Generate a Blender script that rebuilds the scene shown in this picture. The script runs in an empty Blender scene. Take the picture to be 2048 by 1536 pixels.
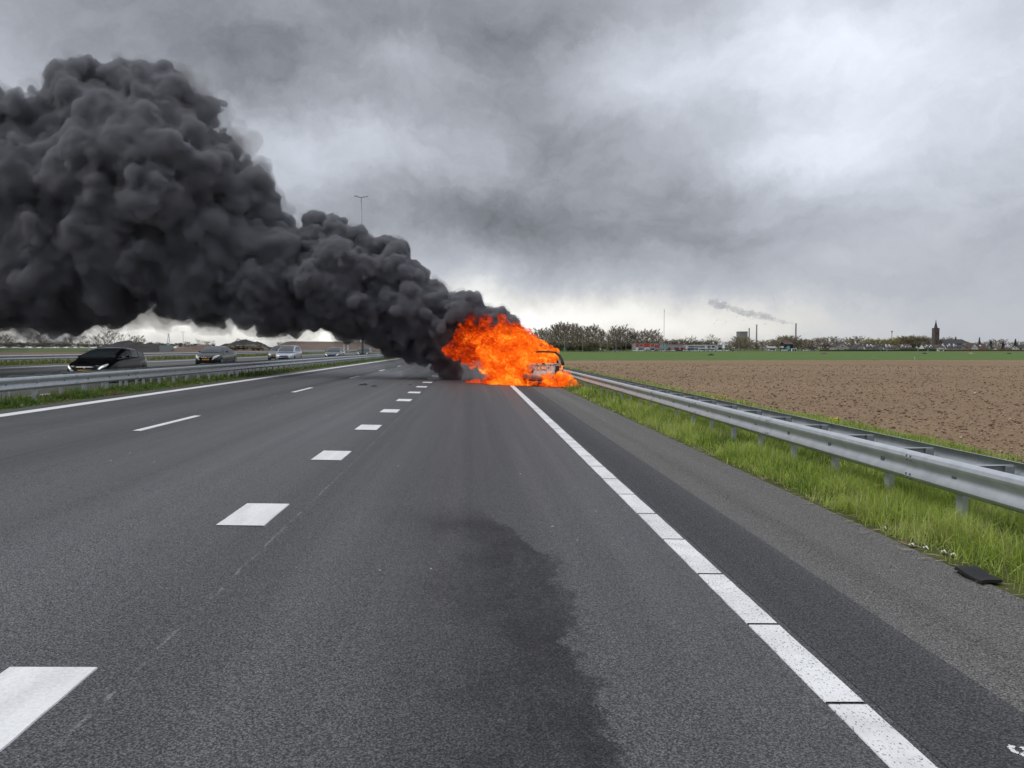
import bpy, math, random
import numpy as np
from mathutils import Vector, Matrix

random.seed(7)
rng = np.random.default_rng(11)
R = math.radians
C = bpy.context.scene.collection
SC = bpy.context.scene

# ------------------------------------------------------------------ camera
FPX = 1500.0                      # focal length in pixels of the 2048 px wide photograph
YAW = math.atan(79 / FPX)         # the road's vanishing point lies left of the centre
PITCH = math.atan(72 / FPX)       # the horizon lies above the centre
CAM = Vector((0, 0, 1.55))
cam_data = bpy.data.cameras.new('camera')
cam = bpy.data.objects.new('camera', cam_data)
C.objects.link(cam)
cam.location = CAM
cam.rotation_euler = (R(90) - PITCH, 0, -YAW)
cam_data.sensor_width = 36
cam_data.lens = FPX / 2048 * 36
cam_data.clip_start = 0.05
cam_data.clip_end = 20000
SC.camera = cam

_f0 = Vector((math.sin(YAW), math.cos(YAW), 0))
_r = Vector((math.cos(YAW), -math.sin(YAW), 0))
_f = math.cos(PITCH) * _f0 - math.sin(PITCH) * Vector((0, 0, 1))
_u = math.sin(PITCH) * _f0 + math.cos(PITCH) * Vector((0, 0, 1))


def ray(px, py):
    return (_f * FPX + _r * (px - 1024) - _u * (py - 768)).normalized()


def ground_hit(px, py, h=0.0):
    d = ray(px, py)
    t_ = 5.0
    for _ in range(12):
        p = CAM + d * t_
        t_ = (CAM.z - gz(p.x, p.y) - h) / -d.z
    return CAM + d * t_


def at(px, py, Y):
    """the point at distance Y along the road that was measured at px, py in the photograph"""
    d = ray(px, py)
    return CAM + d * (Y / d.y)


# ------------------------------------------------------------------ render settings
SC.render.engine = 'CYCLES'
cy = SC.cycles
cy.use_denoising = True
try:
    cy.denoiser = 'OPENIMAGEDENOISE'
    cy.denoising_input_passes = 'RGB_ALBEDO_NORMAL'
except Exception:
    pass
cy.max_bounces = 7
cy.diffuse_bounces = 3
cy.glossy_bounces = 3
cy.volume_bounces = 5
cy.transparent_max_bounces = 16
cy.sample_clamp_indirect = 6
cy.caustics_reflective = False
cy.caustics_refractive = False
SC.view_settings.view_transform = 'Standard'
SC.view_settings.look = 'None'
SC.view_settings.exposure = 0.12
SC.view_settings.gamma = 1.0
SC.view_settings.use_curve_mapping = False


# ------------------------------------------------------------------ node helper
class NT:
    def __init__(self, tree):
        self.t = tree
        self.n = tree.nodes
        self.l = tree.links

    def set(self, sock, v):
        if isinstance(v, bpy.types.NodeSocket):
            self.l.new(v, sock)
        elif v is not None:
            if hasattr(sock.default_value, '__len__') and not hasattr(v, '__len__'):
                v = [v] * len(sock.default_value)
            if hasattr(v, '__len__') and len(v) == 3 and len(sock.default_value) == 4:
                v = (*v, 1)
            sock.default_value = v

    def m(self, op, a, b=None, c=None, clamp=False):
        n = self.n.new('ShaderNodeMath')
        n.operation = op
        n.use_clamp = clamp
        for i, v in enumerate((a, b, c)):
            if v is not None:
                self.set(n.inputs[i], v)
        return n.outputs[0]

    def v(self, op, a, b=None):
        n = self.n.new('ShaderNodeVectorMath')
        n.operation = op
        self.set(n.inputs[0], a)
        if b is not None:
            if op == 'SCALE':
                self.set(n.inputs['Scale'], b)
            else:
                self.set(n.inputs[1], b)
        return n.outputs['Value'] if op in ('LENGTH', 'DOT_PRODUCT', 'DISTANCE') else n.outputs[0]

    def noise(self, vec, scale, detail=4, rough=0.5, dist=0.0, color=False):
        n = self.n.new('ShaderNodeTexNoise')
        if vec is not None:
            self.l.new(vec, n.inputs['Vector'])
        n.inputs['Scale'].default_value = scale
        n.inputs['Detail'].default_value = detail
        n.inputs['Roughness'].default_value = rough
        n.inputs['Distortion'].default_value = dist
        return n.outputs['Color' if color else 'Fac']

    def voro(self, vec, scale, feature='F1', out='Distance'):
        n = self.n.new('ShaderNodeTexVoronoi')
        n.feature = feature
        if vec is not None:
            self.l.new(vec, n.inputs['Vector'])
        n.inputs['Scale'].default_value = scale
        return n.outputs[out]

    def ramp(self, fac, stops, interp='LINEAR'):
        n = self.n.new('ShaderNodeValToRGB')
        n.color_ramp.interpolation = interp
        e = n.color_ramp.elements
        while len(e) < len(stops):
            e.new(0.5)
        for el, (p, c) in zip(e, stops):
            el.position = p
            if not hasattr(c, '__len__'):
                c = (c, c, c)
            el.color = (*c, 1)
        self.set(n.inputs[0], fac)
        return n.outputs[0]

    def ss(self, x, a, b):
        """smooth step of x from a to b"""
        n = self.n.new('ShaderNodeMapRange')
        n.interpolation_type = 'SMOOTHSTEP'
        self.set(n.inputs[0], x)
        n.inputs[1].default_value = a
        n.inputs[2].default_value = b
        return n.outputs[0]

    def mix(self, f, a, b, mode='MIX'):
        n = self.n.new('ShaderNodeMix')
        n.data_type = 'RGBA'
        n.blend_type = mode
        self.set(n.inputs[0], f)
        self.set(n.inputs[6], a)
        self.set(n.inputs[7], b)
        return n.outputs[2]

    def sep(self, vec):
        n = self.n.new('ShaderNodeSeparateXYZ')
        self.l.new(vec, n.inputs[0])
        return n.outputs

    def comb(self, x, y, z):
        n = self.n.new('ShaderNodeCombineXYZ')
        for i, v in enumerate((x, y, z)):
            self.set(n.inputs[i], v)
        return n.outputs[0]

    def pos(self):
        return self.n.new('ShaderNodeNewGeometry').outputs['Position']

    def obj(self):
        return self.n.new('ShaderNodeTexCoord').outputs['Object']

    def bump(self, h, strength=0.5, dist=0.01):
        n = self.n.new('ShaderNodeBump')
        n.inputs['Strength'].default_value = strength
        n.inputs['Distance'].default_value = dist
        self.l.new(h, n.inputs['Height'])
        return n.outputs[0]


# ------------------------------------------------------------------ sky and sun
SUN_EL, SUN_AZ = R(58), R(258)        # a veiled sun, high on the left
world = bpy.data.worlds.new('World')
SC.world = world
world.use_nodes = True
world.node_tree.nodes.clear()
w = NT(world.node_tree)
sky = w.n.new('ShaderNodeTexSky')
sky.sky_type = 'NISHITA'
sky.sun_disc = False
sky.sun_elevation = SUN_EL
sky.sun_rotation = SUN_AZ
d = w.n.new('ShaderNodeTexCoord').outputs['Generated']
wn = w.noise(d, 3.6, 8, 0.66, 0.0, True)
wv = w.v('SCALE', w.v('SUBTRACT', wn, (0.5, 0.5, 0.5)), 0.15)
dw = w.v('ADD', d, wv)
dz = w.m('MAXIMUM', w.sep(d)[2], 0.0)
sw = w.sep(dw)
den = w.m('ADD', w.m('MAXIMUM', sw[2], 0.0), 0.36)
uv = w.comb(w.m('DIVIDE', sw[0], den), w.m('DIVIDE', sw[1], den), 3.3)
n1 = w.ss(w.noise(uv, 2.3, 11, 0.56, 0.45), 0.24, 0.76)
n2 = w.noise(w.v('MULTIPLY', dw, (1.0, 1.0, 1.7)), 7.0, 9, 0.6, 0.5)
L = w.m('ADD', 0.425, w.m('MULTIPLY', w.ss(dz, 0.35, 1.0), 0.40))
for (px, py, sx, sy, amp) in [
    (1220, 390, 330, 100, -.150), (1080, 478, 250, 30, -.085), (1330, 280, 160, 40, -.05), (1560, 500, 350, 40, -.035), (1420, 330, 150, 90, -.04),
    (700, 60, 430, 85, -.115), (1080, 90, 150, 45, -.08), (600, 190, 280, 45, -.06), (300, 70, 220, 60, -.05), (690, 215, 60, 40, -.06),
    (1860, 120, 210, 140, .255), (1480, 100, 190, 80, .17), (1590, 318, 120, 36, .27), (1270, 160, 110, 55, .17), (1700, 60, 90, 50, .10),
    (690, 300, 190, 50, .22), (790, 150, 120, 40, .12), (20, 140, 130, 70, .10), (560, 420, 120, 60, .06), (1700, 230, 120, 60, .08),
    (1850, 400, 300, 90, .055), (1850, 590, 420, 90, .03), (1400, 570, 300, 40, .02),
    (1000, 650, 300, 40, .42), (300, 655, 420, 42, .52), (1430, 662, 240, 28, .20), (930, 570, 120, 36, .10)]:
    c = ray(px, py)
    q = w.v('MULTIPLY', w.v('SUBTRACT', dw, tuple(c)), (FPX / sx, 2.2, FPX / sy))
    ln = w.v('LENGTH', q)
    g = w.m('EXPONENT', w.m('MULTIPLY', w.m('MULTIPLY', ln, ln), -0.5))
    L = w.m('ADD', L, w.m('MULTIPLY', g, amp))
hz = w.ss(dz, 0.0, 0.22)
amp1 = w.m('ADD', 0.05, w.m('MULTIPLY', hz, 0.15))
L = w.m('ADD', L, w.m('MULTIPLY', w.m('SUBTRACT', n1, 0.5), amp1))
L = w.m('ADD', L, w.m('MULTIPLY', w.m('SUBTRACT', n2, 0.5), w.m('MULTIPLY', amp1, 0.85)))
n3 = w.noise(w.v('MULTIPLY', dw, (1.0, 1.0, 1.6)), 17.0, 7, 0.62, 0.8)
L = w.m('ADD', L, w.m('MULTIPLY', w.m('SUBTRACT', n3, 0.5), w.m('MULTIPLY', hz, 0.15)))
L = w.m('MAXIMUM', L, 0.17)
warm = w.m('MULTIPLY', w.m('SUBTRACT', 1.0, w.ss(dz, 0.02, 0.20)), w.ss(L, 0.42, 0.75))
tint = w.mix(warm, (0.92, 0.975, 1.085), (1.0, 0.985, 0.94))
cloud = w.v('SCALE', tint, w.m('MULTIPLY', L, 10.0))
col = w.mix(0.965, sky.outputs[0], cloud)
bg = w.n.new('ShaderNodeBackground')
bg.inputs['Strength'].default_value = 0.1
w.l.new(col, bg.inputs['Color'])
wo = w.n.new('ShaderNodeOutputWorld')
w.l.new(bg.outputs[0], wo.inputs['Surface'])

sun_data = bpy.data.lights.new('sun', 'SUN')
sun_data.energy = 1.3
sun_data.angle = R(28)
sun_data.color = (1.0, 0.96, 0.90)
sun = bpy.data.objects.new('sun', sun_data)
C.objects.link(sun)
_s = Vector((math.sin(SUN_AZ) * math.cos(SUN_EL), math.cos(SUN_AZ) * math.cos(SUN_EL), math.sin(SUN_EL)))
sun.rotation_euler = (-_s).to_track_quat('-Z', 'Y').to_euler()


# ------------------------------------------------------------------ object helpers
def tag(o, label=None, cat=None, group=None, kind=None):
    if label:
        o['label'] = label
    if cat:
        o['category'] = cat
    if group:
        o['group'] = group
    if kind:
        o['kind'] = kind
    return o


def empty(name, loc=(0, 0, 0), rz=0.0):
    o = bpy.data.objects.new(name, None)
    o.empty_display_size = 0.2
    o.location = loc
    o.rotation_euler = (0, 0, rz)
    C.objects.link(o)
    return o


class MB:
    """collects shapes and links them as ONE mesh object"""

    def __init__(self):
        self.v, self.f, self.mi = [], [], []

    def add(self, vs, fs, mi=0):
        b = len(self.v)
        self.v += [tuple(p) for p in vs]
        self.f += [tuple(i + b for i in f) for f in fs]
        self.mi += [mi] * len(fs)
        return self

    def box(self, x0, x1, y0, y1, z0, z1, mi=0):
        return self.add([(x0, y0, z0), (x1, y0, z0), (x1, y1, z0), (x0, y1, z0), (x0, y0, z1), (x1, y0, z1), (x1, y1, z1), (x0, y1, z1)],
                        [(0, 3, 2, 1), (4, 5, 6, 7), (0, 1, 5, 4), (1, 2, 6, 5), (2, 3, 7, 6), (3, 0, 4, 7)], mi)

    def prism(self, poly, axis, a0, a1, mi=0):
        """extrude a 2-D polygon along axis ('x','y','z')"""
        def p3(p, a):
            return {'x': (a, p[0], p[1]), 'y': (p[0], a, p[1]), 'z': (p[0], p[1], a)}[axis]
        n = len(poly)
        vs = [p3(p, a0) for p in poly] + [p3(p, a1) for p in poly]
        fs = [tuple(range(n)), tuple(range(2 * n - 1, n - 1, -1))] + [(i, i + n, (i + 1) % n + n, (i + 1) % n) for i in range(n)]
        return self.add(vs, fs, mi)

    def tube(self, pts, rad, sides=6, mi=0, cap=True):
        pts = [Vector(p) for p in pts]
        rads = rad if hasattr(rad, '__len__') else [rad] * len(pts)
        vs, fs = [], []
        for i, p in enumerate(pts):
            t = (pts[min(i + 1, len(pts) - 1)] - pts[max(i - 1, 0)]).normalized()
            a = t.cross(Vector((0, 0, 1)) if abs(t.z) < 0.95 else Vector((1, 0, 0))).normalized()
            b = t.cross(a)
            for k in range(sides):
                th = 2 * math.pi * k / sides
                vs.append(p + (a * math.cos(th) + b * math.sin(th)) * rads[i])
        for i in range(len(pts) - 1):
            for k in range(sides):
                fs.append((i * sides + k, i * sides + (k + 1) % sides, (i + 1) * sides + (k + 1) % sides, (i + 1) * sides + k))
        if cap:
            fs.append(tuple(range(sides - 1, -1, -1)))
            e = (len(pts) - 1) * sides
            fs.append(tuple(e + k for k in range(sides)))
        return self.add(vs, fs, mi)

    def lathe(self, prof, centre, axis='z', n=16, mi=0):
        vs, fs = [], []
        for (r, h) in prof:
            for k in range(n):
                th = 2 * math.pi * k / n
                a, b = r * math.cos(th), r * math.sin(th)
                p = {'z': (a, b, h), 'x': (h, a, b), 'y': (a, h, b)}[axis]
                vs.append((p[0] + centre[0], p[1] + centre[1], p[2] + centre[2]))
        for i in range(len(prof) - 1):
            for k in range(n):
                fs.append((i * n + k, i * n + (k + 1) % n, (i + 1) * n + (k + 1) % n, (i + 1) * n + k))
        return self.add(vs, fs, mi)

    def grid(self, fn, nu, nv, mi=0):
        vs = [fn(i / nu, j / nv) for j in range(nv + 1) for i in range(nu + 1)]
        fs = [(j * (nu + 1) + i, j * (nu + 1) + i + 1, (j + 1) * (nu + 1) + i + 1, (j + 1) * (nu + 1) + i) for j in range(nv) for i in range(nu)]
        return self.add(vs, fs, mi)

    def build(self, name, mats, parent=None, smooth=False, kind=None, label=None, loc=None, recalc=True):
        me = bpy.data.meshes.new(name)
        me.from_pydata(self.v, [], self.f)
        for m_ in (mats if isinstance(mats, (list, tuple)) else [mats]):
            me.materials.append(m_)
        if any(self.mi):
            me.polygons.foreach_set('material_index', self.mi)
        if recalc:
            import bmesh
            bm = bmesh.new()
            bm.from_mesh(me)
            bmesh.ops.recalc_face_normals(bm, faces=bm.faces)
            bm.to_mesh(me)
            bm.free()
        if smooth:
            me.polygons.foreach_set('use_smooth', [True] * len(me.polygons))
            if smooth != 'all':
                me.set_sharp_from_angle(angle=R(smooth if smooth is not True else 40))
        return link(name, me, parent, kind, label, loc)


def link(name, me, parent=None, kind=None, label=None, loc=None):
    o = bpy.data.objects.new(name, me)
    C.objects.link(o)
    if parent:
        o.parent = parent
    if kind:
        o['kind'] = kind
    if label:
        o['label'] = label
    if loc:
        o.location = loc
    return o


def np_mesh(name, verts, faces, mat, cols=None, smooth=True):
    """verts (N,3), faces (M,k) arrays -> mesh"""
    me = bpy.data.meshes.new(name)
    k = faces.shape[1]
    me.vertices.add(len(verts))
    me.vertices.foreach_set('co', np.asarray(verts, np.float32).ravel())
    me.loops.add(faces.size)
    me.loops.foreach_set('vertex_index', np.asarray(faces, np.int32).ravel())
    me.polygons.add(len(faces))
    me.polygons.foreach_set('loop_start', np.arange(0, faces.size, k, dtype=np.int32))
    me.update(calc_edges=True)
    if smooth:
        me.polygons.foreach_set('use_smooth', np.ones(len(faces), bool))
    if cols is not None:
        a = me.color_attributes.new('col', 'FLOAT_COLOR', 'POINT')
        a.data.foreach_set('color', np.asarray(cols, np.float32).ravel())
    me.materials.append(mat)
    me.validate()
    return me


def copy_tree(o, parent=None):
    c = o.copy()
    C.objects.link(c)
    if parent:
        c.parent = parent
    for ch in [x for x in o.children]:
        copy_tree(ch, c)
    return c


# ------------------------------------------------------------------ numpy noise
def _hash(ix, iy, iz, seed):
    h = (ix.astype(np.int64) * 374761393 + iy.astype(np.int64) * 668265263 + iz.astype(np.int64) * 2147483647 + seed * 974634777) & 0xFFFFFFFF
    h = ((h ^ (h >> 13)) * 1274126177) & 0xFFFFFFFF
    h = ((h ^ (h >> 16)) * 2246822519) & 0xFFFFFFFF
    return ((h ^ (h >> 15)) & 0xFFFFFF).astype(np.float32) / 0xFFFFFF


def vnoise(x, y, z, seed=0):
    ix, iy, iz = np.floor(x), np.floor(y), np.floor(z)
    fx, fy, fz = x - ix, y - iy, z - iz
    fx, fy, fz = [f * f * (3 - 2 * f) for f in (fx, fy, fz)]
    out = 0
    for a in (0, 1):
        for b in (0, 1):
            for c_ in (0, 1):
                out = out + _hash(ix + a, iy + b, iz + c_, seed) * (fx if a else 1 - fx) * (fy if b else 1 - fy) * (fz if c_ else 1 - fz)
    return out


def fbm(x, y, z, seed=0, octv=4, gain=0.5):
    s, a, t, f = 0, 1.0, 0, 1.0
    for o in range(octv):
        s = s + a * vnoise(x * f + 17.3 * o, y * f + 5.1 * o, z * f + 9.7 * o, seed + o)
        t += a
        a *= gain
        f *= 2.03
    return s / t


# ------------------------------------------------------------------ materials
MAT = {}


def pbr(name, color, rough=0.6, metal=0.0, var=0.0, scale=6.0, bump=0.0, bscale=40.0, bdist=0.005, coat=0.0, spec=0.5, obj=True):
    """a principled material with an uneven tone and a fine relief"""
    m_ = bpy.data.materials.new(name)
    m_.use_nodes = True
    t = NT(m_.node_tree)
    b = t.n['Principled BSDF']
    b.inputs['Roughness'].default_value = rough
    b.inputs['Metallic'].default_value = metal
    b.inputs['Specular IOR Level'].default_value = spec
    b.inputs['Coat Weight'].default_value = coat
    b.inputs['Coat Roughness'].default_value = 0.05
    p = t.obj() if obj else t.pos()
    if var:
        n = t.noise(p, scale, 6, 0.6, 0.2)
        col = t.ramp(n, [(0.25, tuple(c * (1 - var) for c in color)), (0.75, tuple(min(1, c * (1 + var)) for c in color))])
        t.l.new(col, b.inputs['Base Color'])
    else:
        b.inputs['Base Color'].default_value = (*color, 1)
    if bump:
        t.l.new(t.bump(t.noise(p, bscale, 5, 0.6), bump, bdist), b.inputs['Normal'])
    MAT[name] = m_
    return m_


def glow(name, color, strength):
    m_ = bpy.data.materials.new(name)
    m_.use_nodes = True
    t = NT(m_.node_tree)
    b = t.n['Principled BSDF']
    b.inputs['Base Color'].default_value = (*color, 1)
    b.inputs['Emission Color'].default_value = (*color, 1)
    b.inputs['Emission Strength'].default_value = strength
    MAT[name] = m_
    return m_


pbr('steel', (0.50, 0.53, 0.56), 0.42, 0.35, 0.16, 5.0, 0.15, 60, 0.002)
pbr('steel_dark', (0.34, 0.36, 0.38), 0.55, 0.4, 0.2, 4.0)
pbr('bolt_steel', (0.20, 0.21, 0.22), 0.5, 0.6, 0.1, 30)
pbr('pole_steel', (0.33, 0.35, 0.37), 0.5, 0.5, 0.1, 2)
pbr('rubber', (0.018, 0.018, 0.019), 0.85, 0, 0.25, 18, 0.5, 140, 0.003)
pbr('tyre', (0.02, 0.02, 0.021), 0.8)
pbr('rim', (0.42, 0.43, 0.45), 0.35, 0.8)
pbr('chrome', (0.7, 0.71, 0.73), 0.15, 1.0)
pbr('plastic_black', (0.012, 0.012, 0.013), 0.5)
pbr('plate_yellow', (0.72, 0.36, 0.02), 0.5, 0, 0.08, 30)
pbr('paint_black', (0.003, 0.003, 0.004), 0.18, 0.0, 0, coat=0.0, spec=0.28)
pbr('paint_charcoal', (0.014, 0.017, 0.018), 0.25, 0.2, 0, coat=0.4, spec=0.4)
pbr('paint_silver', (0.44, 0.47, 0.55), 0.32, 0.7, 0, coat=0.8)
pbr('paint_grey', (0.20, 0.205, 0.22), 0.32, 0.6, 0, coat=0.8)
pbr('paint_teal', (0.03, 0.05, 0.052), 0.3, 0.4, 0, coat=1.0)
pbr('car_glass', (0.022, 0.028, 0.032), 0.06, 0, 0, coat=0.0, spec=0.85)
pbr('side_glass', (0.085, 0.10, 0.105), 0.12, 0, 0, coat=0.0, spec=0.6)  # lighter glass: sky seen through side windows is put into the colour
pbr('lamp_glass', (0.80, 0.80, 0.76), 0.25, 0.0, 0.1, 12)
glow('headlamp', (1.0, 0.97, 0.9), 0.8)
glow('indicator', (1.0, 0.30, 0.05), 0.8)
pbr('bark', (0.19, 0.165, 0.135), 0.9, 0, 0.25, 3)
pbr('twig', (0.29, 0.245, 0.19), 0.9, 0, 0.3, 0.6)
pbr('twig_olive', (0.29, 0.25, 0.155), 0.9, 0, 0.3, 0.6)
pbr('bud_yellow', (0.34, 0.30, 0.10), 0.9, 0, 0.3, 0.6)
pbr('blossom', (0.17, 0.095, 0.12), 0.9, 0, 0.3, 0.6)
pbr('conifer', (0.022, 0.042, 0.026), 0.9, 0, 0.35, 0.8)
pbr('hedge_green', (0.03, 0.04, 0.022), 0.9, 0, 0.4, 0.9)
pbr('hedge_brown', (0.10, 0.058, 0.042), 0.9, 0, 0.3, 0.9)
pbr('scrub', (0.25, 0.22, 0.15), 0.9, 0, 0.35, 0.5)
pbr('brick_brown', (0.16, 0.105, 0.085), 0.85, 0, 0.2, 0.8)
pbr('brick_church', (0.135, 0.098, 0.085), 0.85, 0, 0.2, 0.5)
pbr('slate', (0.045, 0.047, 0.055), 0.7, 0, 0.2, 0.8)
pbr('tile_dark', (0.050, 0.045, 0.045), 0.75, 0, 0.25, 0.9)
pbr('tile_brown', (0.085, 0.058, 0.045), 0.8, 0, 0.25, 0.9)
pbr('thatch', (0.16, 0.135, 0.085), 0.9, 0, 0.25, 0.9)
pbr('wall_white', (0.74, 0.72, 0.69), 0.8, 0, 0.06, 0.7)
pbr('wall_pink', (0.42, 0.36, 0.33), 0.8, 0, 0.06, 0.7)
pbr('wall_grey', (0.30, 0.29, 0.28), 0.8, 0, 0.08, 0.7)
pbr('trim_white', (0.85, 0.85, 0.85), 0.6)
pbr('window_dark', (0.03, 0.035, 0.04), 0.15)
pbr('cladding_grey', (0.36, 0.38, 0.39), 0.55, 0, 0.06, 0.4)
pbr('cladding_white', (0.70, 0.72, 0.76), 0.5, 0, 0.04, 0.4)
pbr('cladding_blue', (0.28, 0.34, 0.38), 0.5, 0, 0.05, 0.4)
pbr('sign_red', (0.62, 0.06, 0.04), 0.5)
pbr('door_red', (0.32, 0.02, 0.04), 0.5)
pbr('sign_blue', (0.06, 0.33, 0.42), 0.5)
pbr('sign_navy', (0.05, 0.07, 0.16), 0.5)
pbr('concrete', (0.30, 0.30, 0.30), 0.85, 0, 0.1, 0.05)
pbr('mast_white', (0.55, 0.56, 0.57), 0.6)
pbr('soil_dark', (0.030, 0.028, 0.030), 0.95, 0, 0.35, 0.5, 0.6, 2.5, 0.3)
pbr('soil_brown', (0.135, 0.095, 0.075), 0.95, 0, 0.3, 0.15, 0.6, 1.5, 0.3)
pbr('rubble_pale', (0.34, 0.29, 0.21), 0.9, 0, 0.3, 1.0)
pbr('soot', (0.008, 0.008, 0.009), 0.9)
pbr('flower_yellow', (0.75, 0.55, 0.02), 0.7)
pbr('litter_white', (0.65, 0.63, 0.58), 0.8)


# ------------------------------------------------------------------ ground materials
def road_material(name, base, sheen, worn=False, stain=False):
    m_ = bpy.data.materials.new(name)
    m_.use_nodes = True
    t = NT(m_.node_tree)
    b = t.n['Principled BSDF']
    p = t.pos()
    s = t.sep(p)
    stones = t.voro(p, 95.0)
    grain = t.noise(p, 150.0, 3, 0.6)
    grain2 = t.noise(p, 38.0, 5, 0.65)
    patch = t.noise(t.v('MULTIPLY', p, (1.0, 0.12, 1.0)), 0.9, 6, 0.6, 0.3)
    streak = t.noise(t.v('MULTIPLY', p, (1.0, 0.012, 0.0)), 1.15, 4, 0.55)
    pits = t.ss(t.noise(p, 92.0, 3, 0.6, 0.4), 0.50, 0.36)
    k = t.m('ADD', t.m('MULTIPLY', t.m('SUBTRACT', 0.8, stones), 0.8), t.m('MULTIPLY', grain, 0.8))
    k = t.m('ADD', k, t.m('MULTIPLY', grain2, 0.5))
    k = t.ss(k, 0.62, 1.42)
    val = t.m('MULTIPLY', t.m('ADD', 0.44, t.m('MULTIPLY', k, 1.14)), base)
    val = t.m('MULTIPLY', val, t.m('SUBTRACT', 1.03, t.m('MULTIPLY', pits, 0.48)))
    val = t.m('MULTIPLY', val, t.m('ADD', 0.62, t.m('MULTIPLY', streak, 0.84)))
    val = t.m('MULTIPLY', val, t.m('ADD', 0.84, t.m('MULTIPLY', patch, 0.32)))
    if not worn:
        trk0 = t.m('COSINE', t.m('MULTIPLY', t.m('ADD', s[0], t.m('ADD', 0.85, t.m('MULTIPLY', streak, 0.5))), 3.36))
        val = t.m('MULTIPLY', val, t.m('ADD', 1.0, t.m('MULTIPLY', trk0, 0.10)))
    rough = t.m('ADD', sheen, t.m('MULTIPLY', t.ss(streak, 0.62, 0.36), 0.26))
    if not worn:
        # older, scuffed surface in the far lane, beyond a paving joint
        n_old = t.m('MULTIPLY', t.m('SUBTRACT', t.noise(t.v('MULTIPLY', p, (1, 0.25, 1)), 1.4, 7, 0.7), 0.5), 1.6)
        old = t.m('SUBTRACT', 1.0, t.ss(t.m('ADD', s[0], n_old), -8.1, -7.5))
        scuff = t.noise(t.v('MULTIPLY', p, (1.0, 0.09, 1.0)), 2.6, 9, 0.72, 0.6)
        val = t.m('MULTIPLY', val, t.m('ADD', 1.0, t.m('MULTIPLY', old, t.m('MULTIPLY', t.m('SUBTRACT', scuff, 0.6), 1.1))))
        # polished middle lane, its sheen painted into the colour as a brighter tone
        mid = t.m('MULTIPLY', t.ss(s[0], -5.6, -4.2), t.m('SUBTRACT', 1.0, t.ss(s[0], -2.6, -1.5)))
        val = t.m('MULTIPLY', val, t.m('ADD', 1.0, t.m('MULTIPLY', mid, 0.30)))
        # paving joint, a thin pale broken seam
        wob = t.m('MULTIPLY', t.m('SUBTRACT', t.noise(p, 3.0, 4, 0.7), 0.5), 0.05)
        seam = t.m('ABSOLUTE', t.m('ADD', t.m('ADD', s[0], 1.585), wob))
        seam = t.m('MULTIPLY', t.m('SUBTRACT', 1.0, t.ss(seam, 0.004, 0.014)), t.ss(t.noise(p, 9.0, 3, 0.6), 0.45, 0.62))
        val = t.m('ADD', val, t.m('MULTIPLY', seam, 0.10))
        # line of the newer asphalt strip that ends on the shoulder
    if stain:
        n3 = t.noise(t.v('MULTIPLY', p, (1.0, 0.62, 1.0)), 2.3, 8, 0.66)
        n4 = t.noise(p, 26.0, 4, 0.7)
        wobx = t.m('ADD', t.m('MULTIPLY', t.m('SUBTRACT', n3, 0.5), 0.75), t.m('MULTIPLY', t.m('SUBTRACT', n4, 0.5), 0.16))
        xs = t.m('ADD', s[0], wobx)
        bend = t.m('MULTIPLY', t.ss(s[1], 5.4, 7.2), 0.42)
        xs = t.m('ADD', xs, bend)
        edge = t.m('SUBTRACT', 1.0, t.ss(xs, 0.53, 0.575))
        soft = t.ss(xs, -0.62, 0.46)
        far = t.m('SUBTRACT', 1.0, t.ss(s[1], 6.3, 7.6))
        st = t.m('MULTIPLY', t.m('MULTIPLY', edge, soft), far)
        st = t.m('MULTIPLY', st, t.m('ADD', 0.52, t.m('MULTIPLY', t.ss(t.m('ADD', t.m('MULTIPLY', n3, .5), t.m('MULTIPLY', n4, .5)), 0.36, 0.60), 0.48)))
        val = t.m('MULTIPLY', val, t.m('SUBTRACT', 1.0, t.m('MULTIPLY', st, 0.72)))
        # faint oil track further on
        trk = t.m('MULTIPLY', t.m('SUBTRACT', 1.0, t.ss(t.m('ABSOLUTE', t.m('ADD', xs, 0.35)), 0.05, 0.75)), t.ss(s[1], 5.5, 9.0))
        val = t.m('MULTIPLY', val, t.m('SUBTRACT', 1.0, t.m('MULTIPLY', trk, 0.14)))
        rough = t.m('ADD', rough, t.m('MULTIPLY', st, 0.05))
    fleck = t.ss(t.voro(p, 34.0, 'F1', 'Distance'), 0.10, 0.045)
    fl = t.m('MULTIPLY', fleck, t.ss(t.noise(p, 13.0, 2), 0.60, 0.68))
    val = t.m('ADD', val, t.m('MULTIPLY', fl, 0.13))
    tone = (1.06, 1.03, 0.98) if worn else (0.985, 0.995, 1.03)
    t.l.new(t.v('SCALE', t.comb(*tone), val), b.inputs['Base Color'])
    t.l.new(rough, b.inputs['Roughness'])
    b.inputs['Specular IOR Level'].default_value = 0.42
    hgt = t.m('SUBTRACT', t.m('MULTIPLY', grain2, 0.7), t.m('ADD', t.m('MULTIPLY', stones, 0.6), pits))
    t.l.new(t.bump(hgt, 0.85, 0.007), b.inputs['Normal'])
    MAT[name] = m_
    return m_


road_material('asphalt', 0.124, 0.46, stain=True)
road_material('asphalt_strip', 0.096, 0.60)
road_material('asphalt_shoulder', 0.185, 0.74, worn=True)
road_material('asphalt_far', 0.11, 0.55, worn=True)


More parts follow.
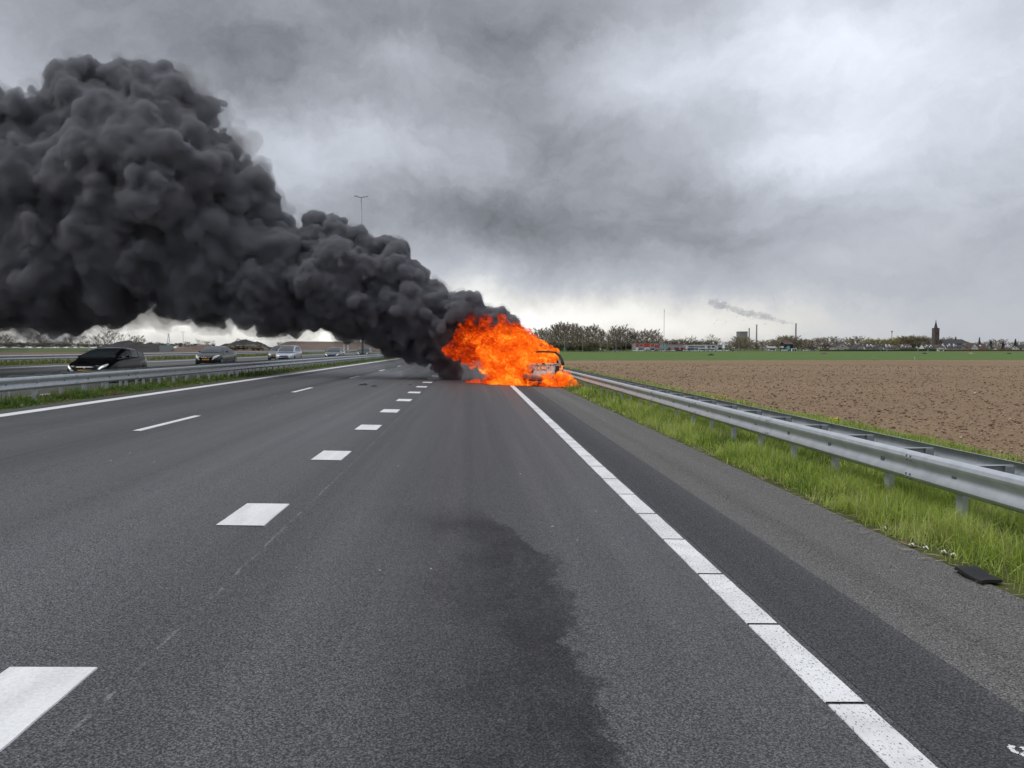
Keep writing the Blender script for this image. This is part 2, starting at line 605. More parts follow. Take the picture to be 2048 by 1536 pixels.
def paint_material():
    m_ = bpy.data.materials.new('road_paint')
    m_.use_nodes = True
    t = NT(m_.node_tree)
    b = t.n['Principled BSDF']
    p = t.pos()
    a = t.noise(t.v('MULTIPLY', p, (1.0, 0.6, 1.0)), 85.0, 3, 0.62)
    wear = t.noise(p, 5.0, 5, 0.6)
    hole = t.ss(t.m('ADD', a, t.m('MULTIPLY', wear, 0.16)), 0.72, 0.655)
    dirt = t.ramp(t.noise(p, 2.2, 6, 0.65), [(0.28, 0.58), (0.6, 0.82)])
    t.l.new(t.mix(hole, (0.20, 0.20, 0.205), dirt), b.inputs['Base Color'])
    b.inputs['Roughness'].default_value = 0.6
    t.l.new(t.bump(t.m('ADD', a, hole), 0.4, 0.003), b.inputs['Normal'])
    MAT['road_paint'] = m_
    m2 = bpy.data.materials.new('road_paint_smooth')
    m2.use_nodes = True
    t = NT(m2.node_tree)
    b = t.n['Principled BSDF']
    p = t.pos()
    n = t.noise(p, 60.0, 5, 0.6)
    k = t.ramp(t.m('ADD', t.m('MULTIPLY', n, 0.5), t.m('MULTIPLY', t.noise(t.v('MULTIPLY', p, (1, .2, 1)), 6, 6, 0.65), 0.5)), [(0.30, 0.56), (0.6, 0.82)])
    t.l.new(k, b.inputs['Base Color'])
    b.inputs['Roughness'].default_value = 0.6
    t.l.new(t.bump(n, 0.35, 0.003), b.inputs['Normal'])
    MAT['road_paint_smooth'] = m2


paint_material()


def soil_material(name, c0, c1, c2, sc):
    m_ = bpy.data.materials.new(name)
    m_.use_nodes = True
    t = NT(m_.node_tree)
    b = t.n['Principled BSDF']
    p = t.pos()
    n = t.noise(p, sc, 8, 0.66, 0.3)
    big = t.noise(t.v('MULTIPLY', p, (0.35, 1.0, 1.0)), 0.06, 5, 0.6)
    f = t.m('ADD', t.m('MULTIPLY', n, 0.75), t.m('MULTIPLY', big, 0.25))
    t.l.new(t.ramp(f, [(0.33, c0), (0.52, c1), (0.72, c2)]), b.inputs['Base Color'])
    b.inputs['Roughness'].default_value = 0.95
    b.inputs['Specular IOR Level'].default_value = 0.15
    t.l.new(t.bump(t.noise(p, sc * 1.5, 6, 0.65), 0.8, 0.06), b.inputs['Normal'])
    MAT[name] = m_


soil_material('field_soil', (0.155, 0.104, 0.062), (0.265, 0.184, 0.114), (0.39, 0.29, 0.19), 8.0)
soil_material('field_soil_left', (0.11, 0.075, 0.056), (0.165, 0.115, 0.088), (0.23, 0.165, 0.13), 1.2)
soil_material('green_crop', (0.075, 0.115, 0.03), (0.105, 0.165, 0.042), (0.145, 0.195, 0.065), 0.5)
soil_material('verge_earth', (0.05, 0.055, 0.022), (0.085, 0.10, 0.032), (0.13, 0.115, 0.06), 4.0)
soil_material('land_mat', (0.06, 0.085, 0.03), (0.085, 0.11, 0.04), (0.11, 0.11, 0.06), 0.05)


def blade_material(name, trans):
    m_ = bpy.data.materials.new(name)
    m_.use_nodes = True
    t = NT(m_.node_tree)
    b = t.n['Principled BSDF']
    a = t.n.new('ShaderNodeAttribute')
    a.attribute_name = 'col'
    t.l.new(a.outputs['Color'], b.inputs['Base Color'])
    b.inputs['Roughness'].default_value = 0.55
    b.inputs['Specular IOR Level'].default_value = 0.3
    tr = t.n.new('ShaderNodeBsdfTranslucent')
    t.l.new(a.outputs['Color'], tr.inputs['Color'])
    mx = t.n.new('ShaderNodeMixShader')
    mx.inputs[0].default_value = trans
    t.l.new(b.outputs[0], mx.inputs[1])
    t.l.new(tr.outputs[0], mx.inputs[2])
    t.l.new(mx.outputs[0], t.n['Material Output'].inputs['Surface'])
    MAT[name] = m_


blade_material('grass_blade', 0.45)
blade_material('clod_mat', 0.0)

# ------------------------------------------------------------------ the lie of the land
XS = [-9000, -900, -120, -36, -33, -31, -29, -13.0, -12.5, -10.5, -9.8, 3.6, 4.8, 6.2, 12.0, 14, 900, 9000]
ZS = [0.2, 0.2, 0.2, 0.18, 0.30, 0.47, 0.45, 0.05, 0.08, 0.27, 0.245, -0.09, -0.12, -0.22, -0.93, -0.95, -0.95, -0.95]


def gz(x, y=0.0):
    z = float(np.interp(x, XS, ZS))
    if x < -33:
        z += 1.25 * min(max(y - 60, 0) / 340, 1) * min((-33 - x) / 8, 1)
    return z


def sheet(name, xs, ys, dz, mat, kind='structure', parent=None):
    m_ = MB()
    vs = [(x, y, gz(x, y) + dz) for y in ys for x in xs]
    n = len(xs)
    m_.add(vs, [(j * n + i, j * n + i + 1, (j + 1) * n + i + 1, (j + 1) * n + i) for j in range(len(ys) - 1) for i in range(n - 1)])
    return m_.build(name, mat, parent, kind=kind)


YS = [-60, 0, 60, 100, 150, 200, 260, 330, 400, 600, 1500, 12000]
XG = sorted(set(XS + [-60, -41, -200, -400, 50, 200]))
sheet('ground', XG, YS, -0.05, MAT['land_mat'])
road = sheet('road', [-9.8, 1.93, 2.42], [-20, 0, 20, 60, 200, 1500], 0.0, MAT['asphalt'])
sheet('hard_shoulder', [2.42, 3.6], [-20, 0, 20, 60, 200, 1500], -0.004, MAT['asphalt_shoulder'])
far_road = sheet('road', [-29, -13], [-20, 60, 200, 1500], 0.0, MAT['asphalt_far'])
sheet('grass_verge', [3.6, 4.8, 6.2, 12.0], [-20, 60, 200, 700], -0.012, MAT['verge_earth'])
sheet('median', [-13.0, -12.5, -10.5, -9.8], [-20, 60, 200, 1500], -0.012, MAT['verge_earth'])
sheet('grass_verge', [-36, -33, -31, -29], [-20, 60, 200, 700], -0.012, MAT['verge_earth'])
sheet('ploughed_field', [-400, -200, -60, -41, -36], [-20, 60, 100, 150, 170], 0.0, MAT['field_soil_left'])
sheet('green_field', [12.0, 14, 50, 200, 900], [148, 200, 330, 560], 0.0, MAT['green_crop'])
sheet('ploughed_field', [12.0, 14, 50, 200, 900], [-60, 0, 148], -0.03, MAT['field_soil'])

# newer asphalt strip right of the edge line is the darker part of the road: a sheet on top of it
sheet('asphalt_strip', [1.80, 2.42], [-20, 0, 20, 60, 200, 1500], 0.003, MAT['asphalt_strip'], None, road)


# ------------------------------------------------------------------ road markings
def mark(x0, x1, y0, y1, mat, name, parent, ny=1):
    h = 0.006
    m_ = MB()
    wob = lambda: random.uniform(-0.0025, 0.0025)
    ys = [y0 + (y1 - y0) * k / ny for k in range(ny + 1)]
    vs, fs = [], []
    cols = [(x0, -0.004), (x0 + 0.006, h), (x1 - 0.006, h), (x1, -0.004)]
    for yy in ys:
        a, b_ = wob(), wob()
        for i, (x, z) in enumerate(cols):
            xx = x + (a if i < 2 else b_)
            vs.append((xx, yy + wob() * 0.5, gz(xx) + z))
    for j in range(ny):
        for i in range(3):
            fs.append((j * 4 + i, j * 4 + i + 1, (j + 1) * 4 + i + 1, (j + 1) * 4 + i))
    m_.add(vs, fs)
    return m_.build(name, mat, parent)


for k in range(62):                                   # right edge line, laid in short segments
    y0 = 3.20 + 0.962 * (k - 3)
    mark(1.575, 1.762, y0 + 0.013, y0 + 0.962 - 0.013, MAT['road_paint'], 'edge_line', road, 6 if k < 14 else 1)
mark(1.575, 1.762, 3.20 + 0.962 * 59 + .02, 400, MAT['road_paint'], 'edge_line', road)
for k in range(40):                                   # block marking between right lane and middle lane
    y0 = 2.67 + 3.71 * (k - 1)
    mark(-2.17, -1.762, y0, y0 + 0.89, MAT['road_paint_smooth'], 'block_marking', road, 8 if k < 5 else 1)
for k in range(24):                                   # dashed line of the left lane
    y0 = 1.9 + 11.1 * k
    mark(-5.775, -5.635, y0, y0 + 2.85, MAT['road_paint_smooth'], 'lane_dash', road, 2)
mark(-9.36, -9.05, -10, 400, MAT['road_paint_smooth'], 'edge_line', road)
mark(-27.1, -26.85, -10, 400, MAT['road_paint_smooth'], 'edge_line', far_road)
mark(-13.75, -13.55, -10, 400, MAT['road_paint_smooth'], 'edge_line', far_road)
for k in range(16):
    for x in (-17.4, -21.2):
        y0 = 6 + 11.1 * k
        mark(x - 0.07, x + 0.07, y0, y0 + 2.85, MAT['road_paint_smooth'], 'lane_dash', far_road)
# sprayed ring on the asphalt at the lower right
m_ = MB()
pc = ground_hit(2040, 1503)
pts = [(pc.x + 0.030 * math.cos(t_ * 0.55 + 2.0), pc.y + 0.032 * math.sin(t_ * 0.55 + 2.0)) for t_ in range(10)]
for (x, y) in pts:
    for q in range(16):
        xx, yy, r_ = x + random.gauss(0, .006), y + random.gauss(0, .006), random.uniform(.002, .006)
        m_.add([(xx + r_ * math.cos(a * 1.05), yy + r_ * math.sin(a * 1.05), gz(xx) + 0.0055) for a in range(6)], [tuple(range(6))])
m_.build('spray_mark', MAT['road_paint_smooth'], road)
# small pale chips and grit lying on the asphalt
m_ = MB()
for k in range(42):
    y = random.uniform(3, 26)
    x = random.uniform(-7 if y > 8 else -2.5, 1.5 if k % 4 else 3.3)
    s_ = random.uniform(0.004, 0.010) * (1 + y / 22)
    z = gz(x)
    m_.add([(x - s_, y, z), (x + s_, y - s_ * .5, z), (x + s_ * .3, y + s_, z), (x, y, z + s_ * .7)], [(0, 1, 3), (1, 2, 3), (2, 0, 3), (0, 2, 1)])
o = m_.build('road_grit', MAT['litter_white'])
tag(o, 'pale grit and chips scattered thinly over the asphalt lanes', 'grit', kind='stuff')


# ------------------------------------------------------------------ crash barriers
PROF = [(0.0, 0.0), (0.030, 0.004), (0.062, 0.025), (0.078, 0.055), (0.070, 0.088), (0.045, 0.118), (0.030, 0.140), (0.028, 0.155),
        (0.034, 0.172), (0.050, 0.195), (0.072, 0.222), (0.078, 0.252), (0.064, 0.285), (0.032, 0.306), (0.0, 0.31)]


def beam(parent, x, side, zt, y0, y1, mat, lap=True):
    """one rolled beam section; side = the way its face looks in x"""
    m_ = MB()
    th = 0.004
    pr = [(x + side * n, z) for n, z in PROF] + [(x + side * (n - th), z) for n, z in reversed(PROF)]
    m_.prism([(a, b_ + zt - 0.31) for a, b_ in pr], 'y', y0, y1)
    return m_.build('beam', mat, parent, smooth=30)


def barrier(name, label, group, xf, xb, zt, y_first, pitch, n, near_side, y_start, detail, n_bolt):
    root = tag(empty(name, (xf, y_first, gz(xf, y_first))), label, 'crash barrier', group)
    root_inv = Vector(root.location)

    def put(o):
        o.location = -root_inv
        return o
    steel = MAT['steel']
    sec = 4.0 * pitch / 1.333
    # beams in sections that overlap a little
    y, k = y_start, 0
    end = y_first + pitch * n
    while y < end:
        o1 = put(beam(root, xf + near_side * (0.006 if k % 2 else 0.0), near_side, zt, y - 0.15, y + sec, steel))
        put(beam(root, xb - near_side * (0.003 if k % 2 else 0.0), -near_side, zt - 0.01, y - 0.15, y + sec, steel))
        if n_bolt and y < 26:
            lb = MB()
            for zz in (-.045, -.085, -.235, -.275):
                for yy in (-0.11, -0.04):
                    n_ = float(np.interp(zt + zz - (zt - 0.31), [z for q_, z in PROF], [q_ for q_, z in PROF]))
                    lb.lathe([(0.0, near_side * 0.014), (0.011, near_side * 0.010), (0.014, 0.0)], (xf + near_side * (n_ + .004), y + yy, zt + zz), 'x', 7)
            put(lb.build('lap_bolts', MAT['bolt_steel'], root, kind='stuff'))
        y += sec
        k += 1
    xm = (xf * 2 + xb) / 3 if abs(xf - xb) > 1 else (xf + xb) / 2
    post = spacer = bolt = None
    for i in range(n):
        yy = y_first + pitch * i
        if post is None:
            p = MB()
            zg = gz(xf)
            if detail:      # C-section post
                p.prism([(xf - near_side * a, b_) for a, b_ in [(.02, -.05), (.02, .05), (.08, .05), (.08, .044), (.026, .044), (.026, -.044), (.08, -.044), (.08, -.05)]], 'z', zg - 0.3, zt - 0.12)
            else:
                p.box(min(xf - near_side * .02, xf - near_side * .08), max(xf - near_side * .02, xf - near_side * .08), -0.05, 0.05, zg - 0.3, zt - 0.12)
            post = p.build('post', steel, root)
            post_b = None
            if not detail:
                post_b = MB().box(min(xb + near_side * .02, xb + near_side * .08), max(xb + near_side * .02, xb + near_side * .08), -0.05, 0.05, gz(xb) - 0.3, zt - 0.12).build('post', steel, root)
            p = MB()
            xa, xc = (xf + 0.0, xb - 0.0) if xf < xb else (xb, xf)
            p.add([(xa, -0.055, zt - .045), (xa, 0.055, zt - .045), (xc, 0.02, zt - .045), (xc, -0.02, zt - .045),
                   (xa, -0.055, zt - .040), (xa, 0.055, zt - .040), (xc, 0.02, zt - .040), (xc, -0.02, zt - .040)],
                  [(0, 1, 2, 3), (7, 6, 5, 4), (0, 4, 5, 1), (1, 5, 6, 2), (2, 6, 7, 3), (3, 7, 4, 0)])
            p.box(xa, xc, -0.006, 0.0, zt - .16, zt - .0452)
            p.box(xc - .11 if xf < xb else xa + .03, xc - .03 if xf < xb else xa + .11, -0.05, 0.045, zt - .20, zt - .047)
            spacer = p.build('spacer', MAT['steel_dark'], root)
            p = MB()
            p.box(xf + near_side * .0335 - .004, xf + near_side * .0335 + .004, -0.035, 0.035, zt - .185, zt - .128)
            p.lathe([(0.0, 0.012), (0.012, 0.010), (0.016, 0.0)], (xf + near_side * .038, -0.006, zt - .157), 'x', 8)
            bolt = p.build('bolt_plate', MAT['bolt_steel'], root)
            objs = [o_ for o_ in (post, post_b, spacer, bolt) if o_]
        else:
            objs = []
            for src in (post, post_b, spacer, bolt if i < n_bolt else None):
                if src is None:
                    continue
                c_ = src.copy()
                C.objects.link(c_)
                c_.parent = root
                objs.append(c_)
        for o_ in objs:
            o_.location = (-root_inv.x, yy - root_inv.y, -root_inv.z)
            if o_.data.name.startswith('post'):
                o_.rotation_euler = (0, 0, 0)
    return root


barrier('crash_barrier', 'galvanised double-sided crash barrier on posts in tall grass along the ploughed field', None,
        4.66, 5.22, 0.462, 3.135, 1.265, 68, -1, 0.1, True, 40)
barrier('crash_barrier', 'long galvanised median barrier in green weeds, between the empty lanes and the oncoming cars', None,
        -10.62, -12.0, 0.865, 12.72, 1.22, 105, 1, 6.0, False, 30)
barrier('crash_barrier', 'distant galvanised barrier behind the oncoming cars, along the left field', None,
        -30.3, -30.9, 1.07, 28.0, 2.6, 70, 1, 18.0, False, 0)
# bolts of the beam laps on the right barrier are part of the bolt plates; lap bolts:


# ------------------------------------------------------------------ grass
def blades(n, xr, yr, h, wd, cols, dens=None, lean=0.35, bend=0.5, seed=1, ypow=1.0, clump=1.4):
    """n grass blades: two quads and a tip each"""
    g = np.random.default_rng(seed)
    x = g.uniform(xr[0], xr[1], n)
    u = g.uniform(0, 1, n) ** ypow
    y = yr[0] + (yr[1] - yr[0]) * u
    cl = fbm(x * clump, y * clump, x * 0, seed, 3)
    keep = g.uniform(0, 1, n) < np.clip((cl - 0.28) * 3.2, 0.15, 1)
    if dens is not None:
        keep &= g.uniform(0, 1, n) < dens(x, y)
    x, y, cl = x[keep], y[keep], cl[keep]
    n = len(x)
    z = np.interp(x, XS, ZS) - 0.012
    hh = g.uniform(h[0], h[1], n) * np.clip(0.35 + 1.25 * cl, 0.4, 1.5)
    if dens is not None and hasattr(dens, 'hfac'):
        hh *= dens.hfac(x, y)
    ww = g.uniform(wd[0], wd[1], n)
    az = g.uniform(0, 2 * np.pi, n) + fbm(x * 0.8, y * 0.8, x * 0 + 3, seed + 5, 2) * 5
    ln = np.abs(g.normal(0, lean, n))
    dx, dy = np.cos(az), np.sin(az)
    px, py = -dy, dx
    ts = [0.0, 0.55, 1.0]
    V = []
    for t_ in ts:
        off = hh * (ln * t_ + bend * ln * t_ * t_ * 1.6)
        hz_ = hh * (t_ - 0.30 * bend * t_ * t_ * np.clip(ln * 2, 0, 1.6))
        cx, cy_, cz = x + dx * off, y + dy * off, z + hz_
        wv_ = ww * {0.0: 1.0, 0.55: 0.72, 1.0: 0.0}[t_]
        if t_ < 1:
            V.append(np.stack([cx - px * wv_, cy_ - py * wv_, cz], 1))
            V.append(np.stack([cx + px * wv_, cy_ + py * wv_, cz], 1))
        else:
            V.append(np.stack([cx, cy_, cz], 1))
    verts = np.stack(V, 1).reshape(-1, 3)
    base = (np.arange(n) * 5)[:, None]
    tris = np.concatenate([base + np.array([[0, 1, 3]]), base + np.array([[0, 3, 2]]), base + np.array([[2, 3, 4]])], 0)
    cols = np.array(cols)
    ci = np.clip((fbm(x * 2.1, y * 2.1, x * 0 + 1, seed + 9, 3) * 1.5 - 0.25 + g.normal(0, 0.17, n)) * len(cols), 0, len(cols) - 1).astype(int)
    cc = cols[ci] * g.uniform(0.72, 1.28, (n, 1))
    dry = g.uniform(0, 1, n) < 0.075
    cc[dry] = np.array([0.42, 0.36, 0.19]) * g.uniform(0.7, 1.2, (dry.sum(), 1))
    cc = np.repeat(np.concatenate([cc, np.ones((n, 1))], 1), 5, 0)
    return verts, tris, cc


def merge_blades(name, sets, mat):
    vs, fs, cs, b0 = [], [], [], 0
    for v_, f_, c_ in sets:
        vs.append(v_)
        fs.append(f_ + b0)
        cs.append(c_)
        b0 += len(v_)
    me = np_mesh(name, np.concatenate(vs), np.concatenate(fs), mat, np.concatenate(cs), False)
    return link(name, me)


G1 = [(0.14, 0.22, 0.036), (0.24, 0.35, 0.055), (0.35, 0.47, 0.075), (0.47, 0.56, 0.11), (0.50, 0.56, 0.20)]
G2 = [(0.085, 0.15, 0.028), (0.11, 0.21, 0.035), (0.15, 0.26, 0.045), (0.20, 0.25, 0.065), (0.19, 0.15, 0.07)]


MAT_POS = ground_hit(1950, 1158)


def edge_dens(x, y):
    jag = fbm(x * 0 + 2, y * 1.7, x * 0, 3, 4) * 0.36 - 0.04
    mat_gap = (x - MAT_POS.x) ** 2 + (y - MAT_POS.y) ** 2 < 0.22 ** 2
    return np.clip((x - 3.56 - jag * 0.55) * 5.0, 0, 1) * np.where(mat_gap, 0.0, 1.0)


edge_dens.hfac = lambda x, y: np.clip(0.25 + (x - 3.6) * 1.3, 0.25, 0.9) * np.where(x > 4.35, 0.72, 1.0)

sets = [blades(52000, (3.56, 5.6), (3.0, 9.0), (0.10, 0.36), (0.0022, 0.0048), G1, edge_dens, 0.38, 0.7, 1),
        blades(46000, (3.56, 6.2), (8.0, 20.0), (0.10, 0.34), (0.003, 0.007), G1, edge_dens, 0.38, 0.7, 2, 1.25),
        blades(30000, (3.56, 6.2), (18.0, 62.0), (0.10, 0.32), (0.006, 0.014), G1, edge_dens, 0.35, 0.6, 3, 1.5),
        blades(46000, (5.0, 12.3), (6.0, 26.0), (0.08, 0.24), (0.004, 0.009), G1, None, 0.4, 0.6, 4, 1.2, 0.8),
        blades(26000, (5.0, 12.3), (24.0, 120.0), (0.08, 0.26), (0.010, 0.024), G1, None, 0.4, 0.6, 5, 1.5, 0.6)]
o = merge_blades('verge_grass', sets, MAT['grass_blade'])
tag(o, 'long tufty green grass growing along the hard shoulder and the right barrier', 'grass', kind='stuff')


def med_dens(x, y):
    return np.clip((-9.86 - x) * 5.0, 0, 1)


med_dens.hfac = lambda x, y: np.clip(0.22 + (-9.9 - x) * 1.6, 0.22, 1.0)
sets = [blades(52000, (-12.9, -9.8), (11.0, 30.0), (0.05, 0.24), (0.006, 0.016), G2, med_dens, 0.6, 0.9, 6, 1.2),
        blades(30000, (-12.9, -9.8), (28.0, 140.0), (0.06, 0.24), (0.012, 0.03), G2, med_dens, 0.5, 0.7, 7, 1.5)]
o = merge_blades('median_weeds', sets, MAT['grass_blade'])
tag(o, 'low green and brown weeds growing under the median barrier', 'weeds', kind='stuff')
G3 = [(0.13, 0.19, 0.035), (0.16, 0.22, 0.05), (0.19, 0.24, 0.07)]
sets = [blades(26000, (-36.0, -29.05), (30.0, 140.0), (0.10, 0.35), (0.02, 0.045), G3, None, 0.4, 0.6, 8, 1.3, 0.5)]
o = merge_blades('verge_grass', sets, MAT['grass_blade'])
tag(o, 'bright green grass strip behind the distant left barrier', 'grass', kind='stuff')

# litter of dry stalks along the asphalt edge
m_ = MB()
for k in range(420):
    y = 3.2 + 30 * random.random() ** 1.6
    x = 3.6 + random.gauss(0.02, 0.07)
    a, l_ = random.uniform(0, 6.3), random.uniform(0.015, 0.075)
    z = gz(x) + random.uniform(0.002, 0.014)
    r_ = random.uniform(.0015, .004)
    ca, sa = math.cos(a), math.sin(a)
    m_.add([(x - ca * l_ + sa * r_, y - sa * l_ - ca * r_, z), (x - ca * l_ - sa * r_, y - sa * l_ + ca * r_, z),
            (x + ca * l_ - sa * r_, y + sa * l_ + ca * r_, z + .004), (x + ca * l_ + sa * r_, y + sa * l_ - ca * r_, z + .004), (x, y, z + r_ * 2)],
           [(0, 1, 4), (1, 2, 4), (2, 3, 4), (3, 0, 4)])
pbr('dry_stalk', (0.33, 0.26, 0.15), 0.9, 0, 0.4, 3)
o = m_.build('dry_litter', MAT['dry_stalk'])
tag(o, 'dry stalks and straw along the edge of the hard shoulder', 'litter', kind='stuff')
for (px, py) in [(1822, 1092), (1850, 1098), (1905, 1112), (1768, 1058), (1886, 1106)]:
    p_ = ground_hit(px, py)
    m_ = MB()
    s_ = random.uniform(.012, .02)
    m_.grid(lambda u, v: (p_.x + (u - .5) * 2.6 * s_, p_.y + (v - .5) * 2 * s_, gz(p_.x) + .012 + .012 * math.sin(5 * u + 3 * v)), 4, 3)
    o = m_.build('paper_scrap', MAT['litter_white'])
    o['label'] = 'small white scrap of litter in the dry grass edge'
    o['category'] = 'litter'
    o['group'] = 'white scraps at the shoulder edge'

# ------------------------------------------------------------------ ploughed field relief
na, nr = 520, 420
az = np.radians(np.linspace(3.5, 62, na))
rr = np.geomspace(11.0, 225.0, nr)
A, RR = np.meshgrid(az, rr)
jit = rng.uniform(-0.4, 0.4, A.shape)
X = RR * np.sin(A)
Y = RR * np.cos(A)
cz = fbm(X * 3.2, Y * 3.2, X * 0, 21, 4, 0.6)
rid = np.abs(vnoise(X * 1.4, Y * 1.4, X * 0, 31) - 0.5) * 2
furrow = vnoise(X * 0.7 + Y * 0.2, Y * 2.4, X * 0, 37)
Z = -0.95 + 0.10 * (cz - 0.5) + 0.06 * (0.5 - rid) + 0.05 * (furrow - .5) + 0.02
inside = (X > 12.0) & (Y < 148.0)
vid = -np.ones(A.size, int)
quads = []
idx = np.arange(A.size).reshape(A.shape)
ok = inside[:-1, :-1] & inside[1:, :-1] & inside[:-1, 1:] & inside[1:, 1:]
q = np.stack([idx[:-1, :-1][ok], idx[:-1, 1:][ok], idx[1:, 1:][ok], idx[1:, :-1][ok]], 1)
used = np.unique(q)
remap = np.zeros(A.size, int)
remap[used] = np.arange(len(used))
P = np.stack([X.ravel(), Y.ravel(), Z.ravel()], 1)[used]
me = np_mesh('ploughed_soil', P, remap[q], MAT['field_soil'], None, False)
o = link('ploughed_soil', me)
tag(o, 'rough brown tilled soil of the ploughed field right of the barrier', 'soil', kind='stuff')
# clods
n = 26000
g = np.random.default_rng(5)
r_ = 11.5 * (120 / 11.5) ** (g.uniform(0, 1, n) ** 1.25)
a_ = np.radians(g.uniform(4, 50, n))
cx, cyy = r_ * np.sin(a_), r_ * np.cos(a_)
k = (cx > 11.7) & (cyy < 146)
cx, cyy, r_ = cx[k], cyy[k], r_[k]
n = len(cx)
s_ = np.clip(np.abs(g.normal(0, 0.020, n)) + 0.010, 0.010, 0.085) * (0.75 + r_ / 60)
base = np.array([[1, 0, 0], [-1, 0, 0], [0, 1, 0], [0, -1, 0], [0, 0, .7], [0, 0, -.7]])
V = base[None] * s_[:, None, None] * g.uniform(0.6, 1.35, (n, 6, 1))
th = g.uniform(0, 6.3, n)
c0, s0 = np.cos(th)[:, None], np.sin(th)[:, None]
VX = V[:, :, 0] * c0 - V[:, :, 1] * s0 + cx[:, None]
VY = V[:, :, 0] * s0 + V[:, :, 1] * c0 + cyy[:, None]
VZ = V[:, :, 2] + (-0.90 + 0.02)
V = np.stack([VX, VY, VZ], 2).reshape(-1, 3)
F = np.array([[0, 2, 4], [2, 1, 4], [1, 3, 4], [3, 0, 4], [2, 0, 5], [1, 2, 5], [3, 1, 5], [0, 3, 5]])
F = (np.arange(n) * 6)[:, None, None] + F[None]
pal = np.array([(0.15, 0.098, 0.070), (0.19, 0.128, 0.094), (0.23, 0.158, 0.118), (0.27, 0.195, 0.148), (0.36, 0.29, 0.23)])
cc = np.array([1.33, 1.28, 1.16]) * pal[g.choice(5, n, p=[.30, .32, .24, .12, .02])] * g.uniform(.8, 1.2, (n, 1))
cc = np.repeat(np.concatenate([cc, np.ones((n, 1))], 1), 6, 0)
me = np_mesh('field_clods', V, F.reshape(-1, 3), MAT['clod_mat'], cc, False)
o = link('field_clods', me)
tag(o, 'loose clods of dry earth lying over the ploughed field', 'clods', kind='stuff')


